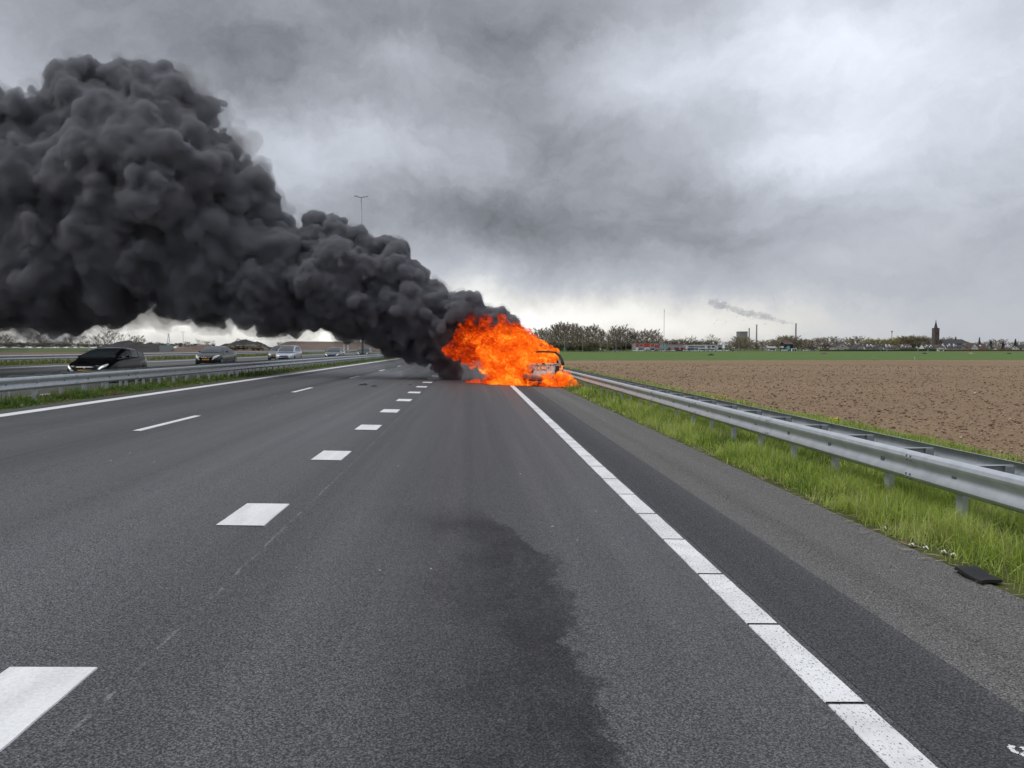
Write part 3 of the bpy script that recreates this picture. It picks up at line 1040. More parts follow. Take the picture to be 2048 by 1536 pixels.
# ------------------------------------------------------------------ cars
def car(label, loc, paint, L=4.3, W=1.8, H=1.48, kind='hatch', rz=0.0, lit=True, group='oncoming cars beyond the median barrier', lamp='oval', plate=True, bf=0.665):
    root = tag(empty('car', loc, rz), label, 'car', group)
    P_ = MAT[paint]
    belt = bf * H
    hood = [(0.0, 0.56), (0.05, 0.68), (0.22, 0.77), (0.62, 0.87), (1.05, belt - 0.025), (1.5, belt), (L - 0.9, belt + 0.06), (L - 0.25, belt + 0.07), (L - 0.06, belt), (L, 0.62)]
    plan = [(0.0, 0.62), (0.06, 0.74), (0.22, 0.88), (0.55, 0.97), (1.0, 1.0), (L - 1.0, 1.0), (L - 0.4, 0.95), (L - 0.1, 0.88), (L, 0.80)]
    low = [(0.0, 0.30), (0.15, 0.22), (0.5, 0.20), (L - 0.5, 0.22), (L, 0.34)]
    yc = 1.02
    if kind == 'hatch':
        roof = [(yc, belt - 0.03), (yc + 0.30, belt + 0.20), (yc + 0.78, H - 0.10), (yc + 1.15, H - 0.025), (yc + 1.6, H), (L - 1.1, H - 0.02), (L - 0.55, H - 0.10), (L - 0.28, belt + 0.28), (L - 0.12, belt + 0.04)]
        ends = (yc + 0.52, L - 0.52)
        side = [(yc + 0.40, yc + 1.32), (yc + 1.40, L - 1.10), (L - 1.02, L - 0.50)]
        rear = (L - 0.50, L - 0.16)
    elif kind == 'saloon':
        roof = [(yc, belt - 0.03), (yc + 0.34, belt + 0.20), (yc + 0.85, H - 0.10), (yc + 1.2, H - 0.025), (yc + 1.65, H), (L - 1.75, H - 0.03), (L - 1.1, belt + 0.26), (L - 0.5, belt + 0.07)]
        side = [(yc + 0.45, yc + 1.36), (yc + 1.44, L - 1.35)]
        rear = (L - 1.45, L - 0.55)
    else:                         # tall people carrier
        yc = 0.80
        roof = [(yc, belt - 0.05), (yc + 0.35, belt + 0.20), (yc + 0.85, H - 0.12), (yc + 1.25, H - 0.03), (yc + 1.7, H), (L - 0.9, H - 0.02), (L - 0.40, H - 0.12), (L - 0.2, belt + 0.25), (L - 0.10, belt + 0.04)]
        side = [(yc + 0.40, yc + 0.75), (yc + 0.82, yc + 1.7), (yc + 1.78, L - 1.0), (L - 0.92, L - 0.40)]
        rear = (L - 0.38, L - 0.13)
    I = lambda pr, y: float(np.interp(y, [a for a, b_ in pr], [b_ for a, b_ in pr]))
    hw = lambda y: I(plan, y) * W / 2
    # lower body
    st = sorted(set(list(np.linspace(0, L, 26)) + [0.05, 0.12, 0.22, L - 0.05, L - 0.12]))
    m_ = MB()
    rows = []
    for y in st:
        w_, zt, zb = hw(y), I(hood, y), I(low, y)
        half = [(0, zb), (0.8 * w_, zb), (0.955 * w_, zb + 0.05), (0.995 * w_, zb + 0.18), (1.0 * w_, zb + 0.45 * (zt - zb)), (0.985 * w_, zb + 0.72 * (zt - zb)),
                (0.965 * w_, zt - 0.055), (0.92 * w_, zt - 0.012), (0.80 * w_, zt + 0.012), (0.45 * w_, zt + 0.03), (0, zt + 0.036)]
        rows.append([(x, y, z) for x, z in half] + [(-x, y, z) for x, z in reversed(half[1:-1])])
    k = len(rows[0])
    vs = [p for r_ in rows for p in r_]
    fs = [(j * k + i, j * k + (i + 1) % k, (j + 1) * k + (i + 1) % k, (j + 1) * k + i) for j in range(len(rows) - 1) for i in range(k)]
    fs += [tuple(range(k)), tuple((len(rows) - 1) * k + i for i in range(k))]
    m_.add(vs, fs)
    # cabin shell
    wr = 0.70
    zr = lambda y: I(roof, y)
    wbelt = lambda y: 0.93 * hw(y)

    def fx(y, z):
        t_ = max(0.0, min(1.0, (z - belt) / (H - belt)))
        return wbelt(y) * (1 - (1 - wr / 0.90) * t_ ** 1.25)
    ztop = lambda x, y: zr(y) + 0.03 * (1 - (x / fx(y, zr(y))) ** 2) - 0.06 * abs(x / fx(y, zr(y))) ** 6
    ys = sorted(set(list(np.linspace(roof[0][0], roof[-1][0], 26)) + [a for a, b_ in roof]))
    rows = []
    for y in ys:
        top = zr(y)
        half = []
        for t_ in (0, .35, .7, 1.0):
            z = (belt - 0.04) + t_ * (max(top - 0.06, belt - 0.03) - (belt - 0.04))
            half.append((fx(y, z), z))
        for q in (0.93, 0.8, 0.6, 0.3, 0.0):
            x = q * fx(y, top)
            half.append((x, ztop(x, y)))
        rows.append([(x, y, z) for x, z in half] + [(-x, y, z) for x, z in reversed(half[:-1])])
    k = len(rows[0])
    vs = [p for r_ in rows for p in r_]
    fs = [(j * k + i, j * k + i + 1, (j + 1) * k + i + 1, (j + 1) * k + i) for j in range(len(rows) - 1) for i in range(k - 1)]
    m_.add(vs, fs)
    m_.build('body', P_, root, smooth=38)
    G = MAT['car_glass']
    # windscreen and rear window

    def glass(name, y0, y1, off=0.012, q=0.90):
        g_ = MB()
        g_.grid(lambda u, v: ((u * 2 - 1) * q * (fx(y0 + (y1 - y0) * v, zr(y0 + (y1 - y0) * v)) - 0.03), y0 + (y1 - y0) * v - (off if y0 < L / 2 else -off) * 0.7,
                              ztop((u * 2 - 1) * q * (fx(y0 + (y1 - y0) * v, zr(y0 + (y1 - y0) * v)) - 0.03), y0 + (y1 - y0) * v) + off), 10, 8)
        return g_.build(name, G, root, smooth='all')
    glass('windscreen', yc + 0.06, [a for a, b_ in roof][3] - 0.10)
    glass('rear_window', *rear)
    for sgn in (-1, 1):
        for (a, b_) in side:
            g_ = MB()

            def sf(u, v):
                y = a + (b_ - a) * u
                z0 = belt + 0.035
                z1 = max(z0, zr(y) - 0.085)
                z = z0 + (z1 - z0) * v
                return (sgn * (fx(y, z) + 0.006), y, z)
            g_.grid(sf, 8, 4)
            g_.build('side_window', MAT['side_glass'], root, smooth='all')
        # door mirror
        e = MB()
        e.lathe([(0.0, -0.10), (0.05, -0.085), (0.075, -0.03), (0.075, 0.05), (0.05, 0.09), (0, 0.10)], (0, 0, 0), 'x', 10)
        mo = e.build('mirror', P_ if sgn > 0 else MAT['plastic_black'], root, smooth='all')
        mo.location = (sgn * (hw(1.5) + 0.09), yc + 0.62, belt + 0.08)
        mo.scale = (1, 0.7, 0.8)
        # headlight: a swept lens let flush into the corner of the wing
        def sec(y, q):
            w_, zt, zb = hw(y), I(hood, y), I(low, y)
            hp = [(1.0 * w_, zb + 0.45 * (zt - zb)), (0.985 * w_, zb + 0.72 * (zt - zb)), (0.965 * w_, zt - 0.055), (0.92 * w_, zt - 0.012), (0.80 * w_, zt + 0.012), (0.45 * w_, zt + 0.03)]
            k_ = min(int(q), len(hp) - 2)
            f_ = q - k_
            return (hp[k_][0] * (1 - f_) + hp[k_ + 1][0] * f_, hp[k_][1] * (1 - f_) + hp[k_ + 1][1] * f_)

        def lens(y0, y1, q0, q1, off):
            def fn(u, v):
                y = y0 + (y1 - y0) * u
                a0 = q0 + (2.2 - q0) * u ** 1.6 * .8
                a1 = q1 + (2.6 - q1) * u ** 1.6 * .8
                x, z = sec(y, a0 + (a1 - a0) * v)
                return (sgn * (x + off * (.4 + .9 * u)), y - off * (1.6 - u), z + off * .5)
            return fn
        q0, q1, yl = (1.15, 3.75, 0.52) if lamp == 'oval' else (1.35, 3.25, 0.34)
        hl = MB().grid(lens(0.004, yl, q0, q1, 0.009), 12, 8)
        ho = hl.build('headlight', MAT['lamp_glass'], root, smooth='all')
        # the inner end of the lens also shows on the flat nose
        MB().grid(lambda u, v: (sgn * (hw(0) * (.78 + .215 * u)), -0.010, 0.462 + 0.105 * v - .02 * (1 - u) + (0.0 if v < .5 else -.02 * (1 - u))), 6, 4).build('lens', MAT['lamp_glass'], ho)
        if lit:
            MB().grid(lens(0.02, yl * .36, q0 + .5, q1 - .7, 0.014), 8, 6).build('bulb', MAT['headlamp'], ho, smooth='all')
        # fog lamp pocket
        fo = MB().box(sgn * 0.52 * W / 2 - .09, sgn * 0.52 * W / 2 + .09, -0.012, 0.05, 0.33, 0.40)
        fo.build('fog_lamp', MAT['plastic_black'] if lit else MAT['lamp_glass'], root).location = (0, 0.055, 0)
    # grille, intake, plate, badge
    g_ = MB().grid(lambda u, v: ((u * 2 - 1) * (0.34 + 0.04 * v), 0.012 + 0.01 * (u * 2 - 1) ** 2, 0.565 + 0.085 * v), 10, 3)
    gr = g_.build('grille', MAT['plastic_black'], root)
    gr.location = (0, -0.022, 0)
    g_ = MB().tube([((u - 5) / 5 * 0.38, 0.0 + 0.012 * ((u - 5) / 5) ** 2, 0.650) for u in range(11)], 0.013, 5)
    g_.build('grille_trim', MAT['chrome'], gr, smooth='all')
    g_ = MB().prism([(-.055, .035), (.055, .035), (.03, -.005), (0, -.045), (-.03, -.005)], 'y', -0.012, 0.0)
    g_.build('badge', MAT['chrome'], gr).location = (0, 0.012, 0.61)
    g_ = MB().box(-0.52 * W / 2, 0.52 * W / 2, -0.02, 0.05, 0.30, 0.42)
    g_.build('air_intake', MAT['plastic_black'], root).location = (0, 0.0, 0)
    if plate:
        g_ = MB().box(-0.26, 0.26, -0.035, -0.022, 0.435, 0.545)
        g_.build('number_plate', MAT['plate_yellow'], root)
    # wheels in dark arches
    wy = (0.80, L - 0.78)
    for sgn in (-1, 1):
        for y in wy:
            a_ = MB().lathe([(0.0, 0.0), (0.345, 0.0), (0.365, -0.03)], (0, 0, 0), 'x', 22)
            ao = a_.build('wheel_arch', MAT['plastic_black'], root)
            ao.location = (sgn * (hw(y) + 0.004), y, 0.33)
            ao.scale = (sgn, 1, 1)
            wh = empty('wheel', (sgn * (hw(y) - 0.085), y, 0.315))
            wh.parent = root
            t_ = MB().lathe([(0.20, -0.10), (0.29, -0.10), (0.315, -0.07), (0.315, 0.07), (0.29, 0.10), (0.20, 0.10)], (0, 0, 0), 'x', 22)
            t_.build('tyre', MAT['tyre'], wh, smooth=50)
            t_ = MB().lathe([(0.0, 0.075), (0.05, 0.085), (0.06, 0.07), (0.19, 0.085), (0.21, 0.098), (0.21, -0.09), (0.0, -0.09)], (0, 0, 0), 'x', 20)
            for q in range(5):
                an = q * 2 * math.pi / 5
                t_.tube([(0.085, 0.05 * math.cos(an), 0.05 * math.sin(an)), (0.10, 0.195 * math.cos(an), 0.195 * math.sin(an))], 0.028, 5)
            ro = t_.build('rim', MAT['rim'], wh, smooth=40)
            if sgn < 0:
                ro.scale = (-1, 1, 1)
    return root


def on_px(px, y, z=None):
    x = at(px, 700, y).x
    return (x, y, gz(x, y) if z is None else z)


car('black hatchback with lit headlamps and a yellow plate, nearest of the oncoming cars', on_px(168, 31.6, 0.115), 'paint_black', 4.15, 1.82, 1.43, 'hatch', lamp='flat', bf=0.70)
car('dark charcoal saloon with unlit oval headlamps and a yellow plate, behind the black hatchback', on_px(411, 56.5), 'paint_charcoal', 4.75, 1.85, 1.47, 'saloon', lit=False)
car('silver people carrier overlapping the grey car beside it', on_px(567, 72.0), 'paint_silver', 4.2, 1.78, 1.60, 'mpv', lit=False, plate=False)
car('mid grey car half hidden behind the silver people carrier', on_px(551, 78.5), 'paint_grey', 4.4, 1.82, 1.58, 'hatch', lamp='flat')
car('dark green-grey car with bright headlamps just left of the smoke', on_px(663, 88.0), 'paint_teal', 4.4, 1.8, 1.50, 'hatch', lamp='flat', plate=False)
car('dark car with bright headlamps veiled by the edge of the smoke', on_px(725, 112.0), 'paint_charcoal', 4.4, 1.8, 1.50, 'hatch', lamp='flat', plate=False)


# ------------------------------------------------------------------ the burning car
def ash_material(name, light, dark, rust, amt):
    m_ = bpy.data.materials.new(name)
    m_.use_nodes = True
    t = NT(m_.node_tree)
    b = t.n['Principled BSDF']
    p = t.obj()
    n = t.noise(p, 3.4, 8, 0.7, 0.6)
    n2 = t.noise(p, 9.0, 6, 0.7)
    c_ = t.ramp(n, [(0.30, dark), (0.40, tuple(0.5 * v for v in light)), (0.50, light), (0.75, tuple(min(1, 1.2 * v) for v in light))])
    c_ = t.mix(t.ss(n2, 0.55, 0.68), c_, rust)
    t.l.new(c_, b.inputs['Base Color'])
    b.inputs['Roughness'].default_value = 0.9
    t.l.new(t.bump(n2, 0.6, 0.02), b.inputs['Normal'])
    MAT[name] = m_


ash_material('burnt_paint', (0.86, 0.86, 0.78), (0.03, 0.03, 0.03), (0.20, 0.09, 0.05), 0.5)
ash_material('burnt_dark', (0.05, 0.045, 0.045), (0.008, 0.008, 0.008), (0.07, 0.035, 0.025), 0.5)
ash_material('burnt_plastic', (0.36, 0.30, 0.30), (0.05, 0.04, 0.04), (0.20, 0.10, 0.09), 0.5)
glow('flame_core', (1.0, 0.22, 0.02), 1.3)

BY = 31.6
BX = at(1088, 740, BY).x
burn = tag(empty('car', (BX, BY, gz(BX))), 'burnt-out hatchback in flames on the hard shoulder, its tail ashen white', 'car')
burn.scale = (1.0, 1.0, 0.94)
wv = lambda x: 0.10 * (x / 0.8) ** 2            # tail is bowed in plan
# tailgate
m_ = MB()


def tail(u, v):
    z = 0.52 + 0.52 * v
    xl, xr = -0.66 - 0.15 * v, 0.56 + 0.12 * v
    x = xl + (xr - xl) * u
    y = wv(x) + 0.05 * v + 0.03 * math.sin(9 * x + 4 * z) * 0.5
    if 0.25 < v < 0.62 and abs(x) < 0.30:
        y += 0.045
    if v > 0.86:
        y -= 0.035
    return (x, y, z)


m_.grid(tail, 34, 18)
nv = len(m_.v)
m_.add([(x, y + 0.03, z) for x, y, z in m_.v], [(f[3] + 0, f[2] + 0, f[1] + 0, f[0] + 0) for f in m_.f])
tg = m_.build('tailgate', MAT['burnt_paint'], burn, smooth=40)
for (x, z, r_) in [(-0.21, 0.83, .026), (-0.06, 0.835, .030), (0.06, 0.825, .018), (0.20, 0.83, .022)]:
    MB().lathe([(0, -0.012), (r_, -0.01), (r_ * 1.25, 0.0)], (x, wv(x) + 0.045, z), 'y', 8).build('burn_hole', MAT['flame_core' if x < 0.1 else 'soot'], tg)
MB().lathe([(0, -0.005), (0.06, -0.012), (0.15, 0.012), (0.17, 0.03)], (-0.52, wv(-0.52) - 0.012, 0.70), 'y', 12).build('lamp_socket', MAT['burnt_plastic'], tg)
MB().lathe([(0, -0.006), (0.055, -0.008), (0.07, 0.01)], (-0.52, wv(-0.52) - 0.026, 0.67), 'y', 10).build('lamp_hole', MAT['soot'], tg)
MB().box(-0.09, 0.03, -0.03, 0.0, 0.99, 1.05).build('wiper_stub', MAT['burnt_dark'], tg)
MB().grid(lambda u, v: (0.46 + 0.17 * u + 0.03 * v, wv(0.5) - 0.028 + 0.03 * u, 0.42 + 0.50 * v), 4, 8).build('scorched_panel', MAT['burnt_dark'], tg)
# sagging bumper
m_ = MB()
m_.grid(lambda u, v: (-0.92 + 1.35 * u, wv(-0.92 + 1.35 * u) - 0.14 + 0.10 * (v - .5) ** 2 * 4 * .5 + .03 * math.sin(11 * u), 0.27 + 0.10 * (1 - u) + 0.20 * v - 0.05 * u), 24, 6)
m_.add([(x, y + 0.04, z) for x, y, z in m_.v], [tuple(reversed(f)) for f in m_.f])
m_.build('rear_bumper', MAT['burnt_plastic'], burn, smooth=40)
# right rear corner, wing ends and side panels
m_ = MB()
m_.grid(lambda u, v: (0.66 + 0.17 * math.sin(u * 1.5), 0.02 + 0.55 * (1 - math.cos(u * 1.45)), 0.20 + 0.62 * v), 8, 8)
m_.build('rear_corner', MAT['burnt_paint'], burn, smooth=40)
MB().box(0.755, 0.795, 0.03, 0.10, 0.76, 0.93).build('lamp_gap_fire', MAT['flame_core'], burn)  # glowing bar added for fire showing through the tail lamp opening
for sgn in (-1, 1):
    m_ = MB()
    m_.grid(lambda u, v: (sgn * (0.84 + 0.03 * math.sin(v * 3.1)), 0.30 + 3.7 * u, 0.24 + (0.70 if u < .75 else 0.70 - (u - .75) * .9) * v), 22, 6)
    m_.add([(x - sgn * 0.03, y, z) for x, y, z in m_.v], [tuple(reversed(f)) for f in m_.f])
    m_.build('side_panel', MAT['burnt_dark' if sgn < 0 else 'burnt_paint'], burn, smooth=40)
    pill = [(sgn * 0.82, 0.10, 0.98), (sgn * 0.78, 0.22, 1.18), (sgn * 0.70, 0.40, 1.38), (sgn * 0.58, 0.58, 1.50)]
    MB().tube(pill, [0.075, 0.065, 0.06, 0.05], 8).build('pillar', MAT['burnt_dark'], burn, smooth='all')
    MB().tube([(sgn * 0.58, 0.58, 1.50), (sgn * 0.60, 1.5, 1.54), (sgn * 0.60, 2.2, 1.48), (sgn * 0.74, 3.0, 1.02)], 0.04, 6).build('roof_rail', MAT['burnt_dark'], burn, smooth='all')
    MB().tube([(sgn * 0.80, 1.7, 0.95), (sgn * 0.62, 1.6, 1.52)], 0.04, 6).build('pillar', MAT['burnt_dark'], burn, smooth='all')
    for y in (0.75, 3.35):
        wh = empty('wheel', (sgn * 0.74, y, 0.28))
        wh.parent = burn
        MB().lathe([(0.0, 0.05), (0.20, 0.07), (0.225, 0.09), (0.225, -0.09), (0.0, -0.09)], (0, 0, 0), 'x', 18).build('rim', MAT['burnt_dark'], wh)
        MB().lathe([(0.225, -0.08), (0.28, -0.06), (0.28, 0.06), (0.225, 0.08)], (0, 0, 0), 'x', 18).build('tyre', MAT['soot'], wh)
m_ = MB()
m_.grid(lambda u, v: (-0.60 + 1.2 * u, 0.56 - 0.10 * math.sin(math.pi * u) + 0.02 * v, 1.49 + 0.03 * math.sin(math.pi * u) + 0.07 * v), 12, 2)
m_.grid(lambda u, v: (-0.60 + 1.2 * u, 0.58 + 1.6 * v, 1.56 + 0.04 * math.sin(math.pi * u) - 0.10 * v * v), 10, 8)
m_.build('roof', MAT['burnt_dark'], burn, smooth='all')
m_ = MB().grid(lambda u, v: (-0.78 + 1.56 * u, 2.95 + 1.1 * v, 0.98 - 0.22 * v * v + 0.03 * math.sin(7 * u)), 10, 6)
m_.build('bonnet', MAT['burnt_dark'], burn, smooth='all')
MB().box(-0.78, 0.78, 0.25, 4.0, 0.22, 0.30).build('floor_pan', MAT['soot'], burn)


# ------------------------------------------------------------------ smoke and fire: distance fields turned into closed meshes filled with a volume
def surface_nets(D, h, org):
    S = D < 0
    nx, ny, nz = D.shape
    acc = np.zeros((nx - 1, ny - 1, nz - 1, 3), np.float32)
    cnt = np.zeros((nx - 1, ny - 1, nz - 1), np.float32)
    sl = lambda a, n: slice(a, n - 1 + a)
    for ax in range(3):
        o1, o2 = [k for k in range(3) if k != ax]
        for a in (0, 1):
            for b in (0, 1):
                i0, i1 = [0, 0, 0], [0, 0, 0]
                i0[o1] = i1[o1] = a
                i0[o2] = i1[o2] = b
                i1[ax] = 1
                A_ = D[sl(i0[0], nx), sl(i0[1], ny), sl(i0[2], nz)]
                B_ = D[sl(i1[0], nx), sl(i1[1], ny), sl(i1[2], nz)]
                cr = (A_ < 0) != (B_ < 0)
                if not cr.any():
                    continue
                t_ = A_[cr] / (A_[cr] - B_[cr])
                p = np.zeros((len(t_), 3), np.float32)
                p[:, o1], p[:, o2], p[:, ax] = a, b, t_
                acc[cr] += p
                cnt[cr] += 1
    act = cnt > 0
    vid = -np.ones(act.shape, np.int64)
    vid[act] = np.arange(act.sum())
    ijk = np.argwhere(act)
    V = (ijk + acc[act] / cnt[act][:, None]) * h + np.array(org)
    F = []
    for ax in range(3):
        o1, o2 = [(1, 2), (2, 0), (0, 1)][ax]
        s0, s1 = [slice(None)] * 3, [slice(None)] * 3
        s0[ax], s1[ax] = slice(0, -1), slice(1, None)
        a_, b_ = S[tuple(s0)], S[tuple(s1)]
        e = np.argwhere(a_ != b_)
        e = e[(e[:, o1] > 0) & (e[:, o2] > 0) & (e[:, o1] < D.shape[o1] - 1) & (e[:, o2] < D.shape[o2] - 1)]
        flip = a_[tuple(e.T)]
        q = []
        for (da, db) in ((0, 0), (-1, 0), (-1, -1), (0, -1)):
            c_ = e.copy()
            c_[:, o1] += da
            c_[:, o2] += db
            q.append(vid[tuple(c_.T)])
        q = np.stack(q, 1)
        q[~flip] = q[~flip][:, ::-1]
        F.append(q)
    F = np.concatenate(F)
    return V, F[(F >= 0).all(1)]


class Field:
    def __init__(self, lo, hi, h):
        self.h = h
        self.lo = np.array(lo, float)
        self.n = np.ceil((np.array(hi) - self.lo) / h).astype(int) + 1
        self.D = np.full(self.n, 2.0, np.float32)

    def ball(self, c, r, sc=(1, 1, 1)):
        c = np.array(c)
        pad = r * max(sc) + 2.5 * self.h
        a = np.maximum(((c - pad - self.lo) / self.h).astype(int), 0)
        b = np.minimum(((c + pad - self.lo) / self.h).astype(int) + 2, self.n)
        if (a >= b).any():
            return
        g = [self.lo[k] + np.arange(a[k], b[k]) * self.h - c[k] for k in range(3)]
        d = np.sqrt((g[0][:, None, None] / sc[0]) ** 2 + (g[1][None, :, None] / sc[1]) ** 2 + (g[2][None, None, :] / sc[2]) ** 2) - r
        w_ = self.D[a[0]:b[0], a[1]:b[1], a[2]:b[2]]
        np.minimum(w_, d, out=w_)

    def rough(self, terms):
        """push the surface in and out by fractal noise; terms = (amplitude, frequency, seed)"""
        band = np.abs(self.D) < 2.2 * sum(t_[0] for t_ in terms) + 2 * self.h
        ijk = np.argwhere(band)
        p = (ijk * self.h + self.lo).astype(np.float32)
        s = 0
        for amp, fr, seed in terms:
            s = s + amp * (fbm(p[:, 0] * fr, p[:, 1] * fr, p[:, 2] * fr, seed, 2) * 2 - 1) * 1.6
        self.D[band] -= s

    def grown(self, d, terms, low=0.0):
        o = Field.__new__(Field)
        o.h, o.lo, o.n = self.h, self.lo, self.n
        z = self.lo[2] + np.arange(self.n[2]) * self.h
        o.D = (self.D - d - low * np.clip((6.5 - z) / 3.5, 0, 1)[None, None, :]).astype(np.float32)
        o.rough(terms)
        return o

    def mesh(self, name, mat, floor=None):
        if floor is not None:
            z = self.lo[2] + np.arange(self.n[2]) * self.h
            x = self.lo[0] + np.arange(self.n[0]) * self.h
            fl = floor(x)[:, None, None] - z[None, None, :]
            self.D = np.maximum(self.D, fl + 0 * self.D)
        for ax in range(3):
            s = [slice(None)] * 3
            s[ax] = 0
            self.D[tuple(s)] = np.maximum(self.D[tuple(s)], 0.01)
            s[ax] = -1
            self.D[tuple(s)] = np.maximum(self.D[tuple(s)], 0.01)
        V, F = surface_nets(self.D, self.h, self.lo)
        return np_mesh(name, V, F, mat, None, True)


def smoke_volume(name, density, albedo):
    m_ = bpy.data.materials.new(name)
    m_.use_nodes = True
    t = NT(m_.node_tree)
    t.n.remove(t.n['Principled BSDF'])
    a = t.n.new('ShaderNodeVolumePrincipled')
    a.inputs['Color'].default_value = (*albedo, 1)
    a.inputs['Density'].default_value = density
    a.inputs['Anisotropy'].default_value = 0.0
    t.l.new(a.outputs[0], t.n['Material Output'].inputs['Volume'])
    MAT[name] = m_
    return m_


smoke_volume('smoke_dense', 6.0, (0.35, 0.355, 0.385))
smoke_volume('smoke_soft', 3.8, (0.37, 0.375, 0.405))
smoke_volume('smoke_fringe', 0.45, (0.36, 0.355, 0.375))
smoke_volume('smoke_thin', 0.30, (0.36, 0.33, 0.31))
smoke_volume('smoke_pale', 0.055, (0.78, 0.78, 0.85))


def cauliflower(fld, balls, n1=30, n2=9, seed=1, f1=(0.26, 0.50), f2=(0.28, 0.5)):
    g = np.random.default_rng(seed)
    for (c, r) in balls:
        fld.ball(c, r * 0.93)
        for k in range(n1):
            d_ = g.normal(size=3)
            d_ /= np.linalg.norm(d_)
            r1 = r * g.uniform(*f1)
            c1 = np.array(c) + d_ * (r * 0.98 - r1 * 0.22)
            fld.ball(c1, r1)
            for q in range(n2):
                e = g.normal(size=3)
                e /= np.linalg.norm(e)
                if e @ d_ < -0.1:
                    e = -e
                r2 = r1 * g.uniform(*f2)
                fld.ball(c1 + e * (r1 * 1.0 - r2 * 0.25), r2)


def pb(px, py, rpx, Y):
    """a ball measured in the photograph (px, py, radius in px) at distance Y"""
    p = at(px, py, Y)
    return (tuple(p), rpx * Y / FPX)


SM = [(1012, 652, 20, 35), (985, 640, 24, 35.5), (955, 640, 28, 36), (925, 632, 38, 36), (890, 640, 55, 36.5), (905, 610, 24, 36), (858, 600, 34, 36.5),
      (842, 648, 54, 37), (800, 620, 70, 37), (765, 560, 62, 37), (770, 510, 38, 37.5), (790, 540, 32, 36.5), (720, 600, 62, 37), (700, 520, 58, 38), (655, 490, 48, 38), (670, 580, 70, 36),
      (600, 600, 50, 37), (610, 530, 58, 37.5), (545, 590, 62, 37), (540, 520, 62, 38), (500, 550, 75, 36.5), (470, 470, 75, 38), (455, 390, 66, 38), (430, 330, 52, 38.5), (480, 430, 50, 37),
      (400, 520, 95, 37), (420, 580, 45, 37), (350, 420, 105, 36.5), (330, 330, 85, 36), (240, 320, 85, 35.5), (210, 370, 75, 35.5), (300, 260, 40, 36), (345, 240, 62, 38), (390, 235, 42, 38.5), (300, 205, 58, 38.5), (245, 185, 52, 39),
      (180, 190, 58, 39), (245, 145, 20, 39), (335, 175, 34, 38.5), (130, 195, 38, 39), (230, 250, 70, 39), (130, 290, 85, 38), (60, 284, 72, 38), (10, 268, 58, 38.5), (-60, 285, 82, 38), (100, 370, 95, 37.5), (180, 450, 110, 37),
      (280, 520, 95, 37), (330, 575, 50, 37), (220, 560, 66, 37.5), (120, 520, 95, 37.5), (120, 580, 50, 38), (40, 540, 80, 38), (-20, 450, 52, 38.5), (-100, 400, 130, 38.5), (-60, 540, 90, 38), (-230, 380, 170, 39), (-230, 520, 120, 39), (-380, 380, 170, 39.5), (-500, 330, 150, 40),
      (640, 622, 34, 37), (690, 632, 34, 37.5), (765, 654, 34, 37.5), (815, 682, 33, 37.5), (866, 700, 32, 37), (890, 690, 40, 36.8), (905, 738, 20, 36.5)]
fld = Field((-37.5, 29.5, -0.05), (-8.0, 46.5, 18.0), 0.125)
cauliflower(fld, [pb(*b_) for b_ in SM if b_[0] < 545], 20, 6, 3, (0.28, 0.6), (0.25, 0.5))
fld.rough([(0.30, 0.7, 3), (0.18, 1.8, 8), (0.09, 4.5, 12)])
fr1 = fld.grown(0.22, [(0.34, 0.9, 61), (0.20, 2.4, 62)], 0.10)
me = fld.mesh('smoke_plume', MAT['smoke_soft'])
fl1 = Field((-13, 31.5, -0.05), (3.6, 42.5, 8.5), 0.085)
cauliflower(fl1, [pb(*b_) for b_ in SM if b_[0] >= 500], 24, 7, 4, (0.26, 0.55), (0.25, 0.5))
fl1.rough([(0.16, 1.1, 3), (0.10, 2.8, 8), (0.05, 6.5, 12)])
fr2 = fl1.grown(0.10, [(0.16, 1.4, 63), (0.10, 3.6, 64)])
smoke = tag(link('smoke_plume', me), 'huge black billowing smoke plume blown left from the burning car', 'smoke')
# thin veils that hang below and beside the plume
link('smoke_fringe', fr1.mesh('smoke_fringe', MAT['smoke_fringe']), smoke)
link('smoke_fringe', fr2.mesh('smoke_fringe', MAT['smoke_fringe'], lambda x: np.interp(x, XS, ZS) + 0.03), smoke)
link('smoke_core', fl1.mesh('smoke_core', MAT['smoke_dense']), smoke)
VEIL = [(40, 615, 50, 38), (70, 640, 40, 38.5), (0, 640, 48, 38.5), (120, 628, 30, 38.5), (-60, 640, 60, 39), (250, 622, 30, 38), (320, 628, 30, 38.5), (370, 628, 22, 38), (300, 645, 16, 38), (200, 618, 24, 38),
        (560, 655, 36, 38), (620, 655, 24, 38), (690, 672, 20, 38.5), (740, 692, 22, 38), (790, 712, 30, 38), (840, 735, 34, 37.5), (880, 748, 30, 37), (915, 755, 28, 36.5), (945, 750, 26, 36), (900, 770, 14, 36),
        (480, 640, 20, 38), (470, 300, 40, 39), (520, 400, 36, 39), (90, 228, 30, 39.5), (20, 232, 34, 39), (870, 580, 16, 36.5), (560, 465, 22, 38), (400, 190, 30, 39), (-20, 420, 60, 38.5)]
fl2 = Field((-30, 33.0, -0.05), (2.5, 44.0, 15.0), 0.16)
cauliflower(fl2, [pb(*b_) for b_ in VEIL], 12, 4, 9, (0.35, 0.6), (0.4, 0.6))
fl2.rough([(0.30, 0.9, 30), (0.16, 2.2, 31)])
me = fl2.mesh('smoke_veil', MAT['smoke_thin'], lambda x: np.interp(x, XS, ZS) + 0.02)
link('smoke_veil', me, smoke)


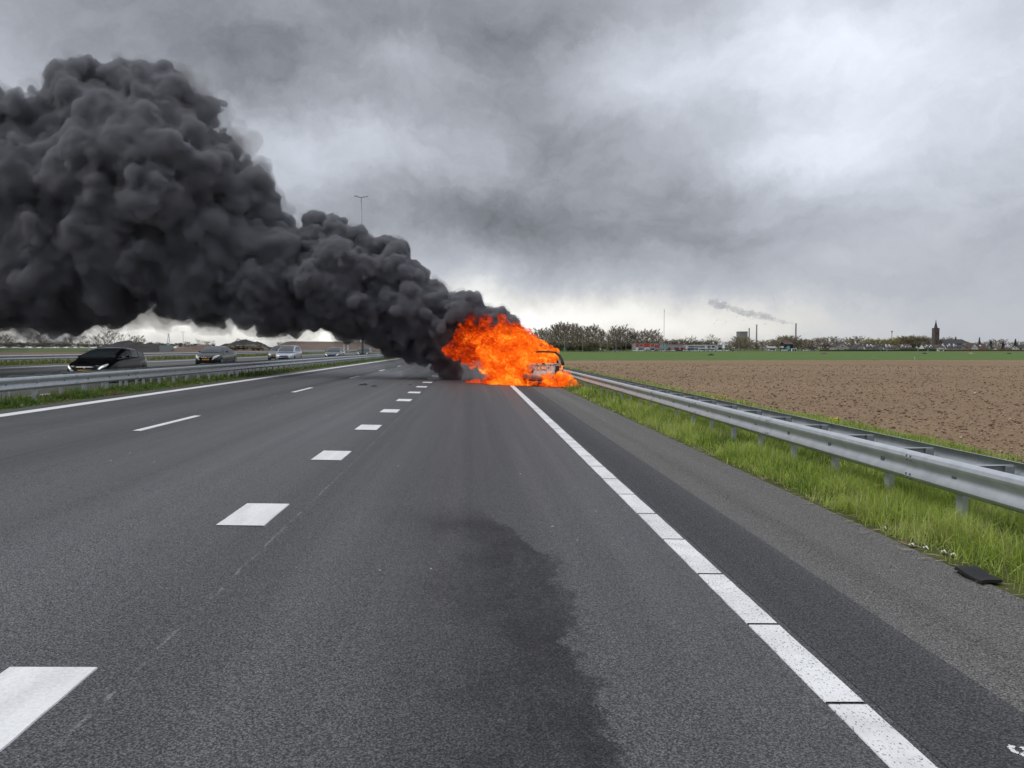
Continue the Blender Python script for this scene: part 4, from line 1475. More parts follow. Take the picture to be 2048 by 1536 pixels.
# fire
def fire_material(name, th, dens, red):
    m_ = bpy.data.materials.new(name)
    m_.use_nodes = True
    t = NT(m_.node_tree)
    t.n.remove(t.n['Principled BSDF'])
    p = t.pos()
    s = t.sep(p)
    wv_ = t.v('SCALE', t.v('SUBTRACT', t.noise(p, 1.6, 3, 0.6, 0, True), (.5, .5, .5)), 1.1)
    # flames are drawn out along the wind, to the left and upwards
    al = t.m('ADD', t.m('MULTIPLY', s[0], -0.88), t.m('MULTIPLY', s[2], 0.47))
    ac = t.m('ADD', t.m('MULTIPLY', s[0], 0.47), t.m('MULTIPLY', s[2], 0.88))
    q = t.v('ADD', t.comb(t.m('MULTIPLY', al, 0.55), s[1], t.m('MULTIPLY', ac, 1.15)), wv_)
    n = t.noise(q, 2.1, 7, 0.66, 0.5)
    nf = t.noise(q, 7.5, 5, 0.7, 0.6)
    nh = t.noise(q, 19.0, 3, 0.6, 0.5)
    T = t.m('ADD', t.m('ADD', t.m('MULTIPLY', n, 0.50), t.m('MULTIPLY', nf, 0.42)), t.m('MULTIPLY', nh, 0.26))
    big = t.noise(q, 0.95, 3, 0.5, 0.3)
    T = t.m('ADD', t.m('MULTIPLY', t.m('SUBTRACT', T, 0.59), 1.75), 0.497)
    T = t.m('ADD', T, t.m('MULTIPLY', t.m('SUBTRACT', big, 0.5), 0.36))
    # flames cool and redden with height and towards the left, where they turn to smoke
    cool = t.m('ADD', t.m('MULTIPLY', t.ss(s[2], 1.2, 3.2), 0.075), t.m('ADD', red, t.m('MULTIPLY', t.ss(s[0], 1.4, -0.8), 0.085)))
    T2 = t.m('SUBTRACT', T, cool)
    col = t.ramp(T2, [(0.37, (0.012, 0.003, 0.002)), (0.43, (0.16, 0.008, 0.002)), (0.475, (0.80, 0.04, 0.003)), (0.535, (1.1, 0.13, 0.006)), (0.60, (1.3, 0.34, 0.012)), (0.69, (1.5, 0.85, 0.12))])
    sig = t.m('MULTIPLY', t.ss(T, th, th + 0.09), dens)
    ab = t.n.new('ShaderNodeVolumeAbsorption')
    ab.inputs['Color'].default_value = (0, 0, 0, 1)
    t.l.new(sig, ab.inputs['Density'])
    em = t.n.new('ShaderNodeEmission')
    t.l.new(col, em.inputs['Color'])
    t.l.new(sig, em.inputs['Strength'])
    ad = t.n.new('ShaderNodeAddShader')
    t.l.new(ab.outputs[0], ad.inputs[0])
    t.l.new(em.outputs[0], ad.inputs[1])
    t.l.new(ad.outputs[0], t.n['Material Output'].inputs['Volume'])
    m_.cycles.volume_step_rate = 0.06
    MAT[name] = m_


fire_material('fire_volume', 0.40, 13.0, 0.0)
fire_material('fire_tongues', 0.50, 8.0, 0.045)
FI = [(1085, 728, 22, 35.2), (1060, 714, 32, 35.2), (1030, 694, 28, 35.4), (1098, 719, 14, 34.6), (1076, 702, 12, 34.6), (1052, 687, 13, 35), (1048, 714, 14, 33.2), (1058, 702, 11, 33.4), (1042, 738, 13, 33.2), (1053, 724, 9, 32.7), (1049, 733, 8, 32.7), (1044, 752, 8, 32.9),
      (1012, 676, 26, 35.2), (1003, 655, 14, 35.2), (1028, 668, 17, 35.5), (992, 704, 32, 35), (1003, 738, 32, 34.6), (960, 694, 22, 35.2), (938, 655, 13, 34.7), (928, 680, 15, 34.8), (943, 638, 8, 34.7), (968, 648, 10, 34.9), (975, 672, 14, 35.2),
      (916, 700, 13, 35.2), (900, 696, 9, 35.2), (940, 712, 14, 35.2), (1030, 738, 30, 34.4), (1022, 757, 22, 33.8), (990, 764, 16, 33.8), (966, 770, 10, 34.0), (945, 772, 7, 34.2), (1056, 742, 14, 34.6),
      (1034, 766, 14, 33.1), (1052, 773, 7, 32.8), (1066, 774, 5, 32.7), (1080, 774, 6, 32.6), (1094, 768, 10, 32.5), (1104, 761, 11, 32.5), (1099, 751, 6, 32.5), (1116, 766, 12, 32.6), (1126, 769, 11, 32.6), (1110, 773, 8, 32.5), (1136, 773, 8, 32.7), (1143, 777, 6, 32.7),
      (1150, 779, 3.5, 32.7), (1131, 760, 5, 32.9), (1132, 750, 3, 33.1), (1012, 773, 9, 32.9), (988, 774, 7, 33.2)]
FI = [(a, b_, r_, Y - 1.3) for a, b_, r_, Y in FI]
f3 = Field((-2.6, 30.4, -0.12), (5.2, 36.2, 4.0), 0.05)
cauliflower(f3, [pb(*b_) for b_ in FI], 16, 5, 21, (0.25, 0.5), (0.3, 0.5))
f3.rough([(0.10, 1.6, 40), (0.10, 4.2, 41), (0.05, 9.0, 42)])
ft = f3.grown(0.13, [(0.16, 1.5, 71), (0.12, 3.8, 72)])
f3.D += 0.04
me = f3.mesh('fire', MAT['fire_volume'], lambda x: np.interp(x, XS, ZS) + 0.015)
fire = tag(link('fire', me), 'roaring orange and red flames pouring from the burning car', 'fire')
link('flame_tongues', ft.mesh('flame_tongues', MAT['fire_tongues'], lambda x: np.interp(x, XS, ZS) + 0.02), fire)


# ------------------------------------------------------------------ trees
def tree_proto(seed, H=12.0, spread=0.30, low=0.15, limbs=14, subs=5, twigs=7, tw=0.06, up=0.6, shrub=False):
    """a bare tree: a leader with limbs all the way up, branches along the limbs, twigs along the branches"""
    rd = random.Random(seed)
    T, K = MB(), MB()
    G = lambda s_: Vector((rd.gauss(0, s_), rd.gauss(0, s_), rd.gauss(0, s_)))
    stems = []
    if shrub:
        for k in range(5):
            a = k * 1.26
            stems.append([Vector((0.3 * math.cos(a), 0.3 * math.sin(a), -0.2)), Vector((H * .20 * math.cos(a), H * .20 * math.sin(a), H * .45)), Vector((H * .32 * math.cos(a), H * .32 * math.sin(a), H * .8))])
    else:
        stems.append([Vector((0, 0, -0.3)), Vector((0, 0, H * .25)) + G(.1), Vector((rd.gauss(0, .3), rd.gauss(0, .3), H * .55)), Vector((rd.gauss(0, .5), rd.gauss(0, .5), H * .88))])

    def ribbon(p, e, w_):
        d = (e - p).normalized()
        s_ = d.cross(G(1)).normalized() * w_
        K.add([p - s_, p + s_, e], [(0, 1, 2)])
    for st in stems:
        n = len(st)
        r0 = H * (0.008 if shrub else 0.017)
        T.tube(st, [r0 * (1 - .8 * i / (n - 1)) for i in range(n)], 6, cap=False)

        def along(t_):
            f = t_ * (n - 1)
            i = min(int(f), n - 2)
            return st[i].lerp(st[i + 1], f - i)
        nl = limbs if not shrub else max(4, limbs // 3)
        for k in range(nl):
            t_ = low + (1.0 - low) * (k + rd.random()) / nl
            p = along(t_)
            a = k * 2.4 + rd.uniform(-.5, .5)
            shape = math.sin(math.pi * min(1, 0.22 + 0.78 * (t_ - low) / (1 - low) * .85 + .1)) ** .7
            ln = H * spread * (0.45 + 0.75 * shape) * rd.uniform(.75, 1.2)
            d = (Vector((math.cos(a), math.sin(a), 0)) + Vector((0, 0, up * rd.uniform(.7, 1.4)))).normalized()
            m1 = p + d * ln * .55 + G(.05 * ln)
            e1 = m1 + (d + Vector((0, 0, .35))).normalized() * ln * .5
            T.tube([p, m1, e1], [r0 * .42, r0 * .28, r0 * .1], 4, cap=False)
            for q in range(subs):
                u = rd.uniform(.2, 1.0)
                b0 = (p.lerp(m1, u / .55) if u < .55 else m1.lerp(e1, (u - .55) / .45))
                d2 = (d + G(.55) + Vector((0, 0, .45))).normalized()
                l2 = ln * rd.uniform(.35, .6)
                e2 = b0 + d2 * l2
                K.tube([b0, e2], [r0 * .16, r0 * .05], 3, cap=False)
                for z in range(twigs):
                    b1 = b0.lerp(e2, rd.uniform(.15, 1.0))
                    d3 = (d2 + G(.6) + Vector((0, 0, .3))).normalized()
                    e3 = b1 + d3 * l2 * rd.uniform(.4, .8)
                    ribbon(b1, e3, tw)
                    for y_ in range(3):
                        b2 = b1.lerp(e3, rd.uniform(.3, 1))
                        ribbon(b2, b2 + (d3 + G(.7) + Vector((0, 0, .2))).normalized() * l2 * rd.uniform(.2, .42), tw * .8)
    top = max(v[2] for v in K.v)
    s = H / top
    for M_ in (T, K):
        M_.v = [(x * s, y * s, z * s) for x, y, z in M_.v]
    return T, K


def conifer_proto(seed, H=9.0, wid=0.32):
    rd = random.Random(seed)
    T, K = MB(), MB()
    T.tube([(0, 0, -.2), (0, 0, H * .95)], [.16, .03], 6, cap=False)
    for k in range(900):
        t_ = rd.random() ** 0.75
        z = H * (0.06 + 0.94 * t_)
        r_ = H * wid * (1 - t_) ** 0.8 * rd.uniform(0.45, 1.08) + 0.05
        a = rd.uniform(0, 6.28)
        c = Vector((r_ * math.cos(a), r_ * math.sin(a), z))
        o_ = Vector((math.cos(a), math.sin(a), -0.25))
        sd = Vector((-math.sin(a), math.cos(a), 0)) * rd.uniform(.12, .28)
        K.add([c - o_ * .5 - sd, c - o_ * .5 + sd, c + o_ * rd.uniform(.2, .5)], [(0, 1, 2)])
    return T, K


def tree_from(proto, mats, name, H, label, group, cat='tree'):
    T, K = proto
    root = tag(empty(name), label, cat, group)
    T.build('trunk', mats[0], root, recalc=False)
    K.build('crown', mats[1], root, recalc=False)
    root['h'] = H
    return root


PROTO = {}
for i in range(4):
    PROTO['tall%d' % i] = (tree_proto(20 + i, 14, 0.24, 0.10, 18, 6, 8, 0.075, 0.95), ('bark', 'twig'), 'bare_tree', 14)
for i in range(3):
    PROTO['round%d' % i] = (tree_proto(40 + i, 10, 0.36, 0.14, 16, 6, 7, 0.062, 0.55), ('bark', 'twig'), 'bare_tree', 10)
for i in range(2):
    PROTO['olive%d' % i] = (tree_proto(50 + i, 10, 0.36, 0.08, 20, 6, 8, 0.075, 0.5), ('bark', 'twig_olive'), 'bare_tree', 10)
PROTO['yellow0'] = (tree_proto(60, 10, 0.38, 0.1, 18, 6, 8, 0.085, 0.5), ('bark', 'bud_yellow'), 'budding_tree', 10)
PROTO['blossom0'] = (tree_proto(61, 6, 0.40, 0.1, 18, 6, 8, 0.065, 0.5), ('bark', 'blossom'), 'blossom_tree', 6)
for i in range(2):
    PROTO['shrub%d' % i] = (tree_proto(70 + i, 4, 0.34, 0.1, 18, 6, 8, 0.05, 0.5, True), ('bark', 'scrub'), 'shrub', 4)
for i in range(2):
    PROTO['thin%d' % i] = (tree_proto(80 + i, 12, 0.30, 0.28, 11, 5, 5, 0.045, 0.8), ('bark', 'twig'), 'bare_tree', 12)
PROTO['conifer0'] = (conifer_proto(90, 9, 0.36), ('bark', 'conifer'), 'conifer', 9)
PROTO['conifer1'] = (conifer_proto(91, 9, 0.24), ('bark', 'conifer'), 'conifer', 9)
made = {}


def plant(px, ytop, Y, key, label, group=None, wid=1.0, base=None):
    p = at(px, ytop, Y)
    zb = gz(p.x, Y) if base is None else base
    h = p.z - zb
    proto, mats, name, H = PROTO[key]
    cat = {'conifer': 'conifer', 'shrub': 'shrub'}.get(name, 'tree')
    if key not in made:
        made[key] = o = tree_from(proto, [MAT[k] for k in mats], name, H, label, group, cat)
    else:
        o = copy_tree(made[key])
        tag(o, label, cat)
        if group:
            o['group'] = group
        elif 'group' in o:
            del o['group']
    o.location = (p.x, Y, zb)
    s = h / H
    o.scale = (s * wid, s * wid, s)
    o.rotation_euler = (0, 0, random.uniform(0, 6.28))
    if 'h' in o:
        del o['h']
    return o


def top_at(profile, x):
    return float(np.interp(x, [a for a, b_ in profile], [b_ for a, b_ in profile]))


# the wood right of the fire
W1 = [(1045, 664), (1070, 655), (1090, 651), (1105, 645), (1132, 637), (1150, 642), (1162, 646), (1180, 647), (1192, 645), (1206, 650), (1218, 664)]
for k in range(26):
    px = 1046 + 172 * (k + random.uniform(.2, .8)) / 26
    plant(px, top_at(W1, px) + random.uniform(-1, 7), random.uniform(470, 560), 'tall%d' % random.randrange(4), 'tall bare tree in the dense dome-shaped wood just right of the flames', 'trees of the dome-shaped wood', 1.0)
W2 = [(1216, 660), (1228, 648), (1240, 645), (1262, 648), (1275, 657), (1290, 654), (1308, 652), (1318, 658), (1328, 676)]
for k in range(17):
    px = 1218 + 106 * (k + random.uniform(.2, .8)) / 17
    plant(px, top_at(W2, px) + random.uniform(-1, 8), random.uniform(585, 640), 'tall%d' % random.randrange(4), 'bare tree in the looser wood behind the red and white building', 'trees behind the red and white building', 0.95)
for k in range(30):
    px = 1048 + 275 * k / 30 + random.uniform(-3, 3)
    plant(px, 685 + random.uniform(-7, 4), random.uniform(450, 470) if px < 1215 else 605, 'shrub%d' % (k % 2), 'low dense shrub at the foot of the woods right of the fire', 'undergrowth of the woods', 1.7)
for k in range(14):
    px = 1332 + 108 * k / 14 + random.uniform(-3, 3)
    plant(px, 680 + random.uniform(-6, 3), 640, ('olive0', 'round1', 'olive1')[k % 3], 'low bushy tree behind the showroom roofs', 'bushy trees behind the showrooms', 1.6)
plant(1425, 667, 630, 'thin0', 'lone slender bare tree rising behind the right end of the white showroom', None, 1.3)
plant(1382, 668, 640, 'thin1', 'thin pale bare tree rising above the middle of the white showroom', None, 1.1)
W3 = [(1448, 690), (1462, 678), (1475, 668), (1492, 670), (1508, 683), (1520, 678), (1540, 674), (1560, 671), (1578, 667), (1592, 668), (1606, 673), (1622, 671), (1634, 674)]
for k in range(26):
    px = 1450 + 186 * (k + random.uniform(.2, .8)) / 26
    plant(px, top_at(W3, px) + random.uniform(-1, 6), random.uniform(590, 660), ('olive0', 'round0', 'olive1', 'round2')[k % 4], 'bare olive-brown tree in the row below the three chimneys', 'trees below the chimneys', 1.35)
W4 = [(1636, 668), (1660, 670), (1672, 669), (1690, 672), (1702, 668), (1712, 666), (1725, 665), (1735, 672), (1780, 676), (1792, 672), (1815, 669), (1830, 669), (1850, 671), (1866, 676), (1885, 672), (1905, 672), (1925, 679), (1945, 682), (1960, 679), (1990, 676), (2010, 678), (2030, 682), (2060, 680)]
for k in range(44):
    px = 1636 + 420 * (k + random.uniform(.2, .8)) / 44
    if 1738 < px < 1782:
        continue
    plant(px, top_at(W4, px) + random.uniform(-1, 6), random.uniform(680, 760), ('round0', 'tall1', 'olive0', 'round2', 'thin1')[k % 5], 'bare tree rising behind the village house roofs', 'trees behind the village', 1.25)
for k, px in enumerate((1740, 1752, 1764, 1776, 1786)):
    plant(px, 674 + k % 2, 670, 'yellow0', 'yellow-green budding tree behind the village roofs left of the church', 'budding trees of the village', 1.5)
for k, px in enumerate((1798, 1808, 1818, 1828, 1838, 1848, 1858)):
    plant(px, (673, 670, 668, 669, 669, 670, 672)[k], 690, 'olive%d' % (k % 2), 'dense rounded tree in the clump left of the church tower', 'clump left of the church', 1.5)
plant(1652, 687, 590, 'blossom0', 'pinkish purple blossoming tree left of the first gabled village house', None, 1.6)
plant(1959, 675, 640, 'conifer1', 'dark narrow conifer behind the roof of the white gabled house', None, 1.0)
plant(1982, 681, 585, 'conifer0', 'broad dark conifer right of the white gabled house, widest of the conifers', None, 1.25)
plant(2006, 683, 590, 'conifer1', 'small dark conifer between two larger conifers at the right', None, 1.3)
plant(2031, 678, 585, 'conifer0', 'tall dark conifer nearest the right border', None, 0.95)

# trees of the left horizon
W5 = [(-40, 664), (0, 664), (25, 668), (60, 664), (85, 665), (110, 671), (130, 668), (145, 665), (165, 668), (190, 666), (215, 659), (235, 659), (250, 666), (275, 662), (290, 676)]
for k in range(20):
    px = -40 + 328 * (k + random.uniform(.2, .8)) / 20
    plant(px, top_at(W5, px) + random.uniform(-1, 4), random.uniform(395, 430), ('thin0', 'thin1', 'round1', 'round2')[k % 4], 'spindly bare tree on the left horizon beneath the smoke', 'bare trees on the left horizon', 1.05)
for k in range(26):
    px = -40 + 470 * k / 26 + random.uniform(-4, 4)
    plant(px, 683 + random.uniform(-3, 4) + (3 if px > 300 else 0), 385, 'shrub%d' % (k % 2), 'low dark hedge shrub along the left horizon', 'shrubs along the left horizon', 2.2)
for k, (px, yt) in enumerate([(300, 681), (318, 683), (352, 685), (372, 682), (398, 676), (412, 681), (424, 678), (478, 676), (498, 676), (560, 683)]):
    plant(px, yt, 430, ('thin1', 'round0')[k % 2], 'small bare tree behind the earth heaps on the left', 'small trees behind the earth heaps', 1.3)
for k, (px, yt) in enumerate([(20, 682), (85, 678), (122, 680), (168, 680)]):
    plant(px, yt, 392, 'olive%d' % (k % 2), 'dense dark bushy tree on the far left skyline', 'bushy trees on the far left', 2.2)


# ------------------------------------------------------------------ earth heaps and embankments
def heap(name, label, px0, px1, ytop, Y, depth, mat, seed, power=1.0, cat='earth heap'):
    a, b_, t_ = at(px0, 700, Y), at(px1, 700, Y), at((px0 + px1) / 2, ytop, Y)
    z0 = gz(a.x, Y) - 0.1
    w_, h_ = b_.x - a.x, t_.z - z0
    nx_, ny_ = 60, 26
    g = np.linspace(0, 1, nx_ + 1)
    U, V_ = np.meshgrid(g, np.linspace(0, 1, ny_ + 1))
    ridge = np.clip(1 - np.abs(2 * U - 1) ** (2.2 * power), 0, 1) * np.clip(1 - np.abs(2 * V_ - 1) ** 1.6, 0, 1)
    Xm = a.x + U * w_
    Ym = Y - depth / 2 + V_ * depth
    nz_ = fbm(Xm * 0.28, Ym * 0.28, Xm * 0, seed, 4, 0.6)
    Zm = z0 + h_ * ridge * (0.40 + 1.15 * nz_) + 0.15 * (fbm(Xm * 1.6, Ym * 1.6, Xm * 0, seed + 4, 3) - .5) * np.clip(ridge * 4, 0, 1)
    ix = np.arange((nx_ + 1) * (ny_ + 1)).reshape(ny_ + 1, nx_ + 1)
    Q = np.stack([ix[:-1, :-1].ravel(), ix[:-1, 1:].ravel(), ix[1:, 1:].ravel(), ix[1:, :-1].ravel()], 1)
    me = np_mesh(name, np.stack([Xm.ravel(), Ym.ravel(), Zm.ravel()], 1), Q, MAT[mat], None, True)
    return tag(link(name, me), label, cat)


heap('soil_heap', 'long black soil heap behind the black hatchback', 196, 345, 684, 190, 22, 'soil_dark', 3, 1.2)
heap('soil_heap', 'black soil heap with a rounded top behind the charcoal saloon', 428, 548, 680, 205, 26, 'soil_dark', 9, 0.8)
heap('earth_bank', 'low brown earth bank between the two black soil heaps', 330, 470, 692, 185, 14, 'soil_brown', 14, 1.2)
heap('earth_bank', 'low brown earth heap behind the rubble at the foot of the second black heap', 470, 545, 693, 178, 8, 'soil_brown', 17, 1.2)
# embankment with a level top
p0, p1 = at(535, 683, 260), at(880, 683, 260)
zt = p0.z
m_ = MB()
prof = [(252 - 14, gz(p0.x, 250) - .3), (254, zt - .3), (258, zt), (280, zt), (310, gz(p0.x, 300) - .3)]
nx_ = 40
vs, fs = [], []
for i in range(nx_ + 1):
    x = p0.x + (p1.x - p0.x) * i / nx_
    k = min(1, i / 5)
    for (y, z) in prof:
        vs.append((x, y, (gz(x, y) - .3) * (1 - k) + z * k + random.uniform(-.06, .06)))
for i in range(nx_):
    for j in range(4):
        fs.append((i * 5 + j, i * 5 + j + 1, (i + 1) * 5 + j + 1, (i + 1) * 5 + j))
m_.add(vs, fs)
tag(m_.build('embankment', MAT['soil_brown'], None, smooth=60, kind='structure'), None, None)
m_ = MB()
for k in range(170):
    px, py = random.uniform(455, 530), random.gauss(695, 2.4)
    p = at(px, py, 172)
    r_ = random.uniform(.12, .42)
    vs = [Vector((random.gauss(0, 1), random.gauss(0, 1), random.gauss(0, .7))).normalized() * r_ * random.uniform(.7, 1.2) + Vector((p.x, 172 + random.gauss(0, 1.2), max(p.z, gz(p.x, 172)))) for q in range(6)]
    m_.add(vs, [(0, 1, 2), (0, 2, 3), (0, 3, 4), (0, 4, 1), (5, 2, 1), (5, 3, 2), (5, 4, 3), (5, 1, 4)])
tag(m_.build('rubble', MAT['rubble_pale']), 'pale rubble strewn at the foot of the black soil heap', 'rubble', kind='stuff')
# green mound under the wood
p0, p1 = at(1000, 690, 440), at(1230, 700, 440)
m_ = MB()
m_.grid(lambda u, v: (p0.x + (p1.x - p0.x) * u, 415 + 140 * v, -0.99 + 2.4 * (1 - u) ** 1.2 * math.sin(min(1, v * 1.6) * math.pi / 2)), 20, 10)
m_.build('grass_mound', MAT['green_crop'], None, smooth='all', kind='structure')

# small site things on the left
p = at(333, 690, 180)
o = tag(empty('site_container', (p.x, 180, gz(p.x, 180))), 'small grey-green site container at the end of the long black heap', 'container')
MB().box(-1.2, 1.2, -1, 1, 0, 1.5).build('shell', MAT['cladding_blue'], o)
for k in range(6):
    MB().box(-1.1 + k * .4, -1.0 + k * .4, -1.04, -1, 0.1, 1.4).build('rib', MAT['wall_grey'], o)
p = at(337, 667, 240)
o = tag(empty('trestle_mast', (p.x, 240, gz(p.x, 240))), 'narrow white two-legged mast behind the long black heap', 'mast')
hgt = p.z - o.location.z
for s_ in (-1, 1):
    MB().tube([(s_ * .55, 0, 0), (s_ * .08, 0, hgt)], .09, 5).build('leg', MAT['mast_white'], o)
for q in (.3, .55, .8):
    MB().tube([(-.55 * (1 - q), 0, hgt * q), (.55 * (1 - q), 0, hgt * q)], .05, 4).build('brace', MAT['mast_white'], o)
for (px, yt, Y, lab) in [(366, 664, 300, 'tall thin lamp mast behind the brown bank on the left'), (178, 682, 210, 'short pale sign post beside the field left of the long black heap')]:
    p = at(px, yt, Y)
    o = tag(empty('pole', (p.x, Y, gz(p.x, Y))), lab, 'pole')
    h_ = p.z - gz(p.x, Y)
    MB().tube([(0, 0, 0), (0, 0, h_)], [.10, .06], 6).build('shaft', MAT['mast_white'], o)
    if Y > 250:
        MB().tube([(-.8, 0, h_), (.8, 0, h_)], .08, 5).build('crossarm', MAT['mast_white'], o)
    else:
        MB().box(-.3, .3, -.03, .03, h_ - .6, h_).build('panel', MAT['mast_white'], o)
p = at(427, 687, 170)
o = tag(empty('site_hurdle', (p.x, 170, gz(p.x, 170))), 'white goal-like frame with a dark board behind the charcoal saloon', 'frame')
h_ = p.z - o.location.z
for s_ in (-1, 1):
    MB().box(s_ * .35 - .05, s_ * .35 + .05, -.05, .05, 0, h_).build('post', MAT['mast_white'], o)
MB().box(-.42, .42, -.04, .04, h_ - .06, h_ + .04).build('crossbar', MAT['mast_white'], o)
MB().box(-.29, .29, -.02, .02, h_ - .55, h_ - .2).build('board', MAT['soil_dark'], o)
for (px, lab) in [(688, 'left one of two pale concrete posts beyond the dark green-grey car'), (696, 'right one of two pale concrete posts beyond the dark green-grey car')]:
    p = at(px, 688, 190)
    m_ = MB().box(p.x - .22, p.x + .22, 189.8, 190.2, gz(p.x, 190), p.z)
    tag(m_.build('concrete_post', MAT['wall_white']), lab, 'post', 'pale posts beyond the oncoming cars')

# ------------------------------------------------------------------ motorway lamp posts in the median


def lamp_post(px, ytop, Y, label):
    p = at(px, ytop, Y)
    zb = gz(p.x, Y)
    o = tag(empty('street_lamp', (p.x, Y, zb)), label, 'street lamp', 'double-arm lamp posts along the median')
    h_ = p.z - zb
    MB().tube([(0, 0, 0), (0, 0, h_ * .5), (0, 0, h_)], [.13, .10, .06], 8).build('pole', MAT['pole_steel'], o, smooth='all')
    MB().tube([(-.35, 0, h_ + .08), (-.1, 0, h_ + .02), (.1, 0, h_ + .02), (.35, 0, h_ + .08)], .05, 6).build('arm', MAT['pole_steel'], o, smooth='all')
    for s_ in (-1, 1):
        m_ = MB().add([(s_ * .22, -.10, h_ + .04), (s_ * .22, .10, h_ + .04), (s_ * .70, .13, h_ + .12), (s_ * .70, -.13, h_ + .12),
                       (s_ * .26, -.07, h_ + .13), (s_ * .26, .07, h_ + .13), (s_ * .64, .08, h_ + .22), (s_ * .64, -.08, h_ + .22)],
                      [(0, 1, 2, 3), (7, 6, 5, 4), (0, 4, 5, 1), (1, 5, 6, 2), (2, 6, 7, 3), (3, 7, 4, 0)])
        m_.build('luminaire', MAT['steel_dark'], o)


lamp_post(722.5, 395, 77, 'tall double-arm motorway lamp post rising behind the smoke, nearest of the three')
lamp_post(842, 538, 165, 'double-arm motorway lamp post just right of the smoke crest, second of the three')
lamp_post(896, 587, 236, 'small distant double-arm lamp post above the fire, farthest of the three')

for k, (px, yt, yb, Y) in enumerate([(1066, 658.5, 700, 330), (1097.5, 662, 700, 350), (1129.5, 665, 699, 370), (1165.5, 668.5, 700, 390), (1200.5, 675, 701, 415), (1232, 676, 702, 435), (1252, 679, 702, 450), (1478, 684, 703, 540)]):
    p = at(px, yt, Y)
    zb = gz(p.x, Y)
    lab = ['single-arm lamp post half hidden by the flames', 'lamp post just right of the flames, its arm pointing left', 'lamp post with a blue plate in front of the dome-shaped wood',
           'lamp post in front of the right half of the dome-shaped wood', 'lamp post with a white plate at the right edge of the dome-shaped wood', 'lamp post between the two woods beside a parked van',
           'lamp post left of the red and white building', 'lamp post in front of the olive trees right of the showrooms'][k]
    o = tag(empty('street_lamp', (p.x, Y, zb)), lab, 'street lamp', 'single-arm lamp posts along the slip road')
    h_ = p.z - zb
    MB().tube([(0, 0, 0), (0, 0, h_ - .4), (-.3, 0, h_ - .05), (-1.4, 0, h_)], [.13, .10, .08, .06], 6).build('pole', MAT['wall_grey'], o)
    MB().box(-1.75, -.9, -.14, .14, h_ - .06, h_ + .10).build('luminaire', MAT['wall_grey'], o)
    if k in (2, 4):
        MB().box(-.35, .35, -.2, -.14, 1.6, 2.9 if k == 2 else 2.4).build('plate', MAT['sign_blue' if k == 2 else 'trim_white'], o)


# ------------------------------------------------------------------ buildings on the horizon
def frame(px0, px1, ytop, Y):
    a, b_ = at(px0, ytop, Y), at(px1, ytop, Y)
    xm = (a.x + b_.x) / 2
    return xm, b_.x - a.x, a.z - gz(xm, Y)


def showroom(label, px0, px1, ytop, Y, wall, panels, depth=14, roofmat='cladding_grey'):
    xm, w_, h_ = frame(px0, px1, ytop, Y)
    o = tag(empty('showroom', (xm, Y, gz(xm, Y))), label, 'building')
    MB().box(-w_ / 2, w_ / 2, 0, depth, 0, h_).build('wall', MAT[wall], o)
    MB().box(-w_ / 2 - .15, w_ / 2 + .15, -.15, depth + .15, h_, h_ + .25).build('roof', MAT[roofmat], o)
    for (nm, mat, u0, u1, v0, v1) in panels:
        MB().box(-w_ / 2 + u0 * w_, -w_ / 2 + u1 * w_, -.08, .0, v0 * h_, v1 * h_).build(nm, MAT[mat], o)
    return o


showroom('red and white low building with red sign boards along its roof line', 1271, 1317, 687.5, 575, 'cladding_grey',
         [('sign_board', 'sign_red', .02, .14, .60, .96), ('sign_board', 'sign_red', .18, .32, .66, .92), ('sign_board', 'sign_red', .36, .62, .55, 1.04), ('sign_board', 'sign_red', .68, .80, .62, .94), ('sign_board', 'sign_red', .83, .99, .48, .84),
          ('window', 'window_dark', .16, .33, .12, .36), ('window', 'cladding_white', .38, .62, .10, .50), ('window', 'window_dark', .66, .82, .10, .36), ('door', 'trim_white', .02, .12, .0, .5)])
showroom('grey hall with two dark red doors right of the tall mast', 1325, 1373, 689, 578, 'cladding_grey',
         [('door', 'door_red', .50, .68, .10, .56), ('door', 'door_red', .76, .95, .10, .56), ('door', 'door_red', .24, .34, .10, .56), ('window', 'cladding_blue', .04, .22, .3, .9), ('fascia', 'sign_red', .35, .98, .94, 1.0)])
showroom('long white two-storey showroom with dark window bands', 1374, 1431, 690, 574, 'cladding_white',
         [('window_band', 'window_dark', .05, .62, .62, .80), ('window_band', 'sign_navy', .02, .40, .16, .50), ('window', 'window_dark', .72, .83, .58, .84), ('window', 'window_dark', .87, .97, .58, .84), ('window_band', 'window_dark', .45, .95, .14, .36), ('sign_board', 'sign_red', .76, .80, .0, .55)])
showroom('narrow blue-grey glazed building at the right end of the white showroom', 1432, 1445, 690, 578, 'cladding_blue', [('window', 'window_dark', .40, .85, .10, .60), ('window', 'cladding_white', .05, .25, .1, .9)])
for k, px in enumerate((1330, 1368, 1389, 1392, 1396, 1400, 1412, 1420, 1436)):
    p = at(px, (688, 689, 686, 690, 687, 690, 688, 685, 689)[k], 560)
    zb = gz(p.x, 560)
    m_ = MB().tube([(p.x, 560, zb), (p.x, 560, p.z)], [.10, .07], 5)
    tag(m_.build('flagpole', MAT['trim_white']), 'thin white flagpole in front of the showrooms', 'flagpole', 'flagpoles in front of the showrooms')
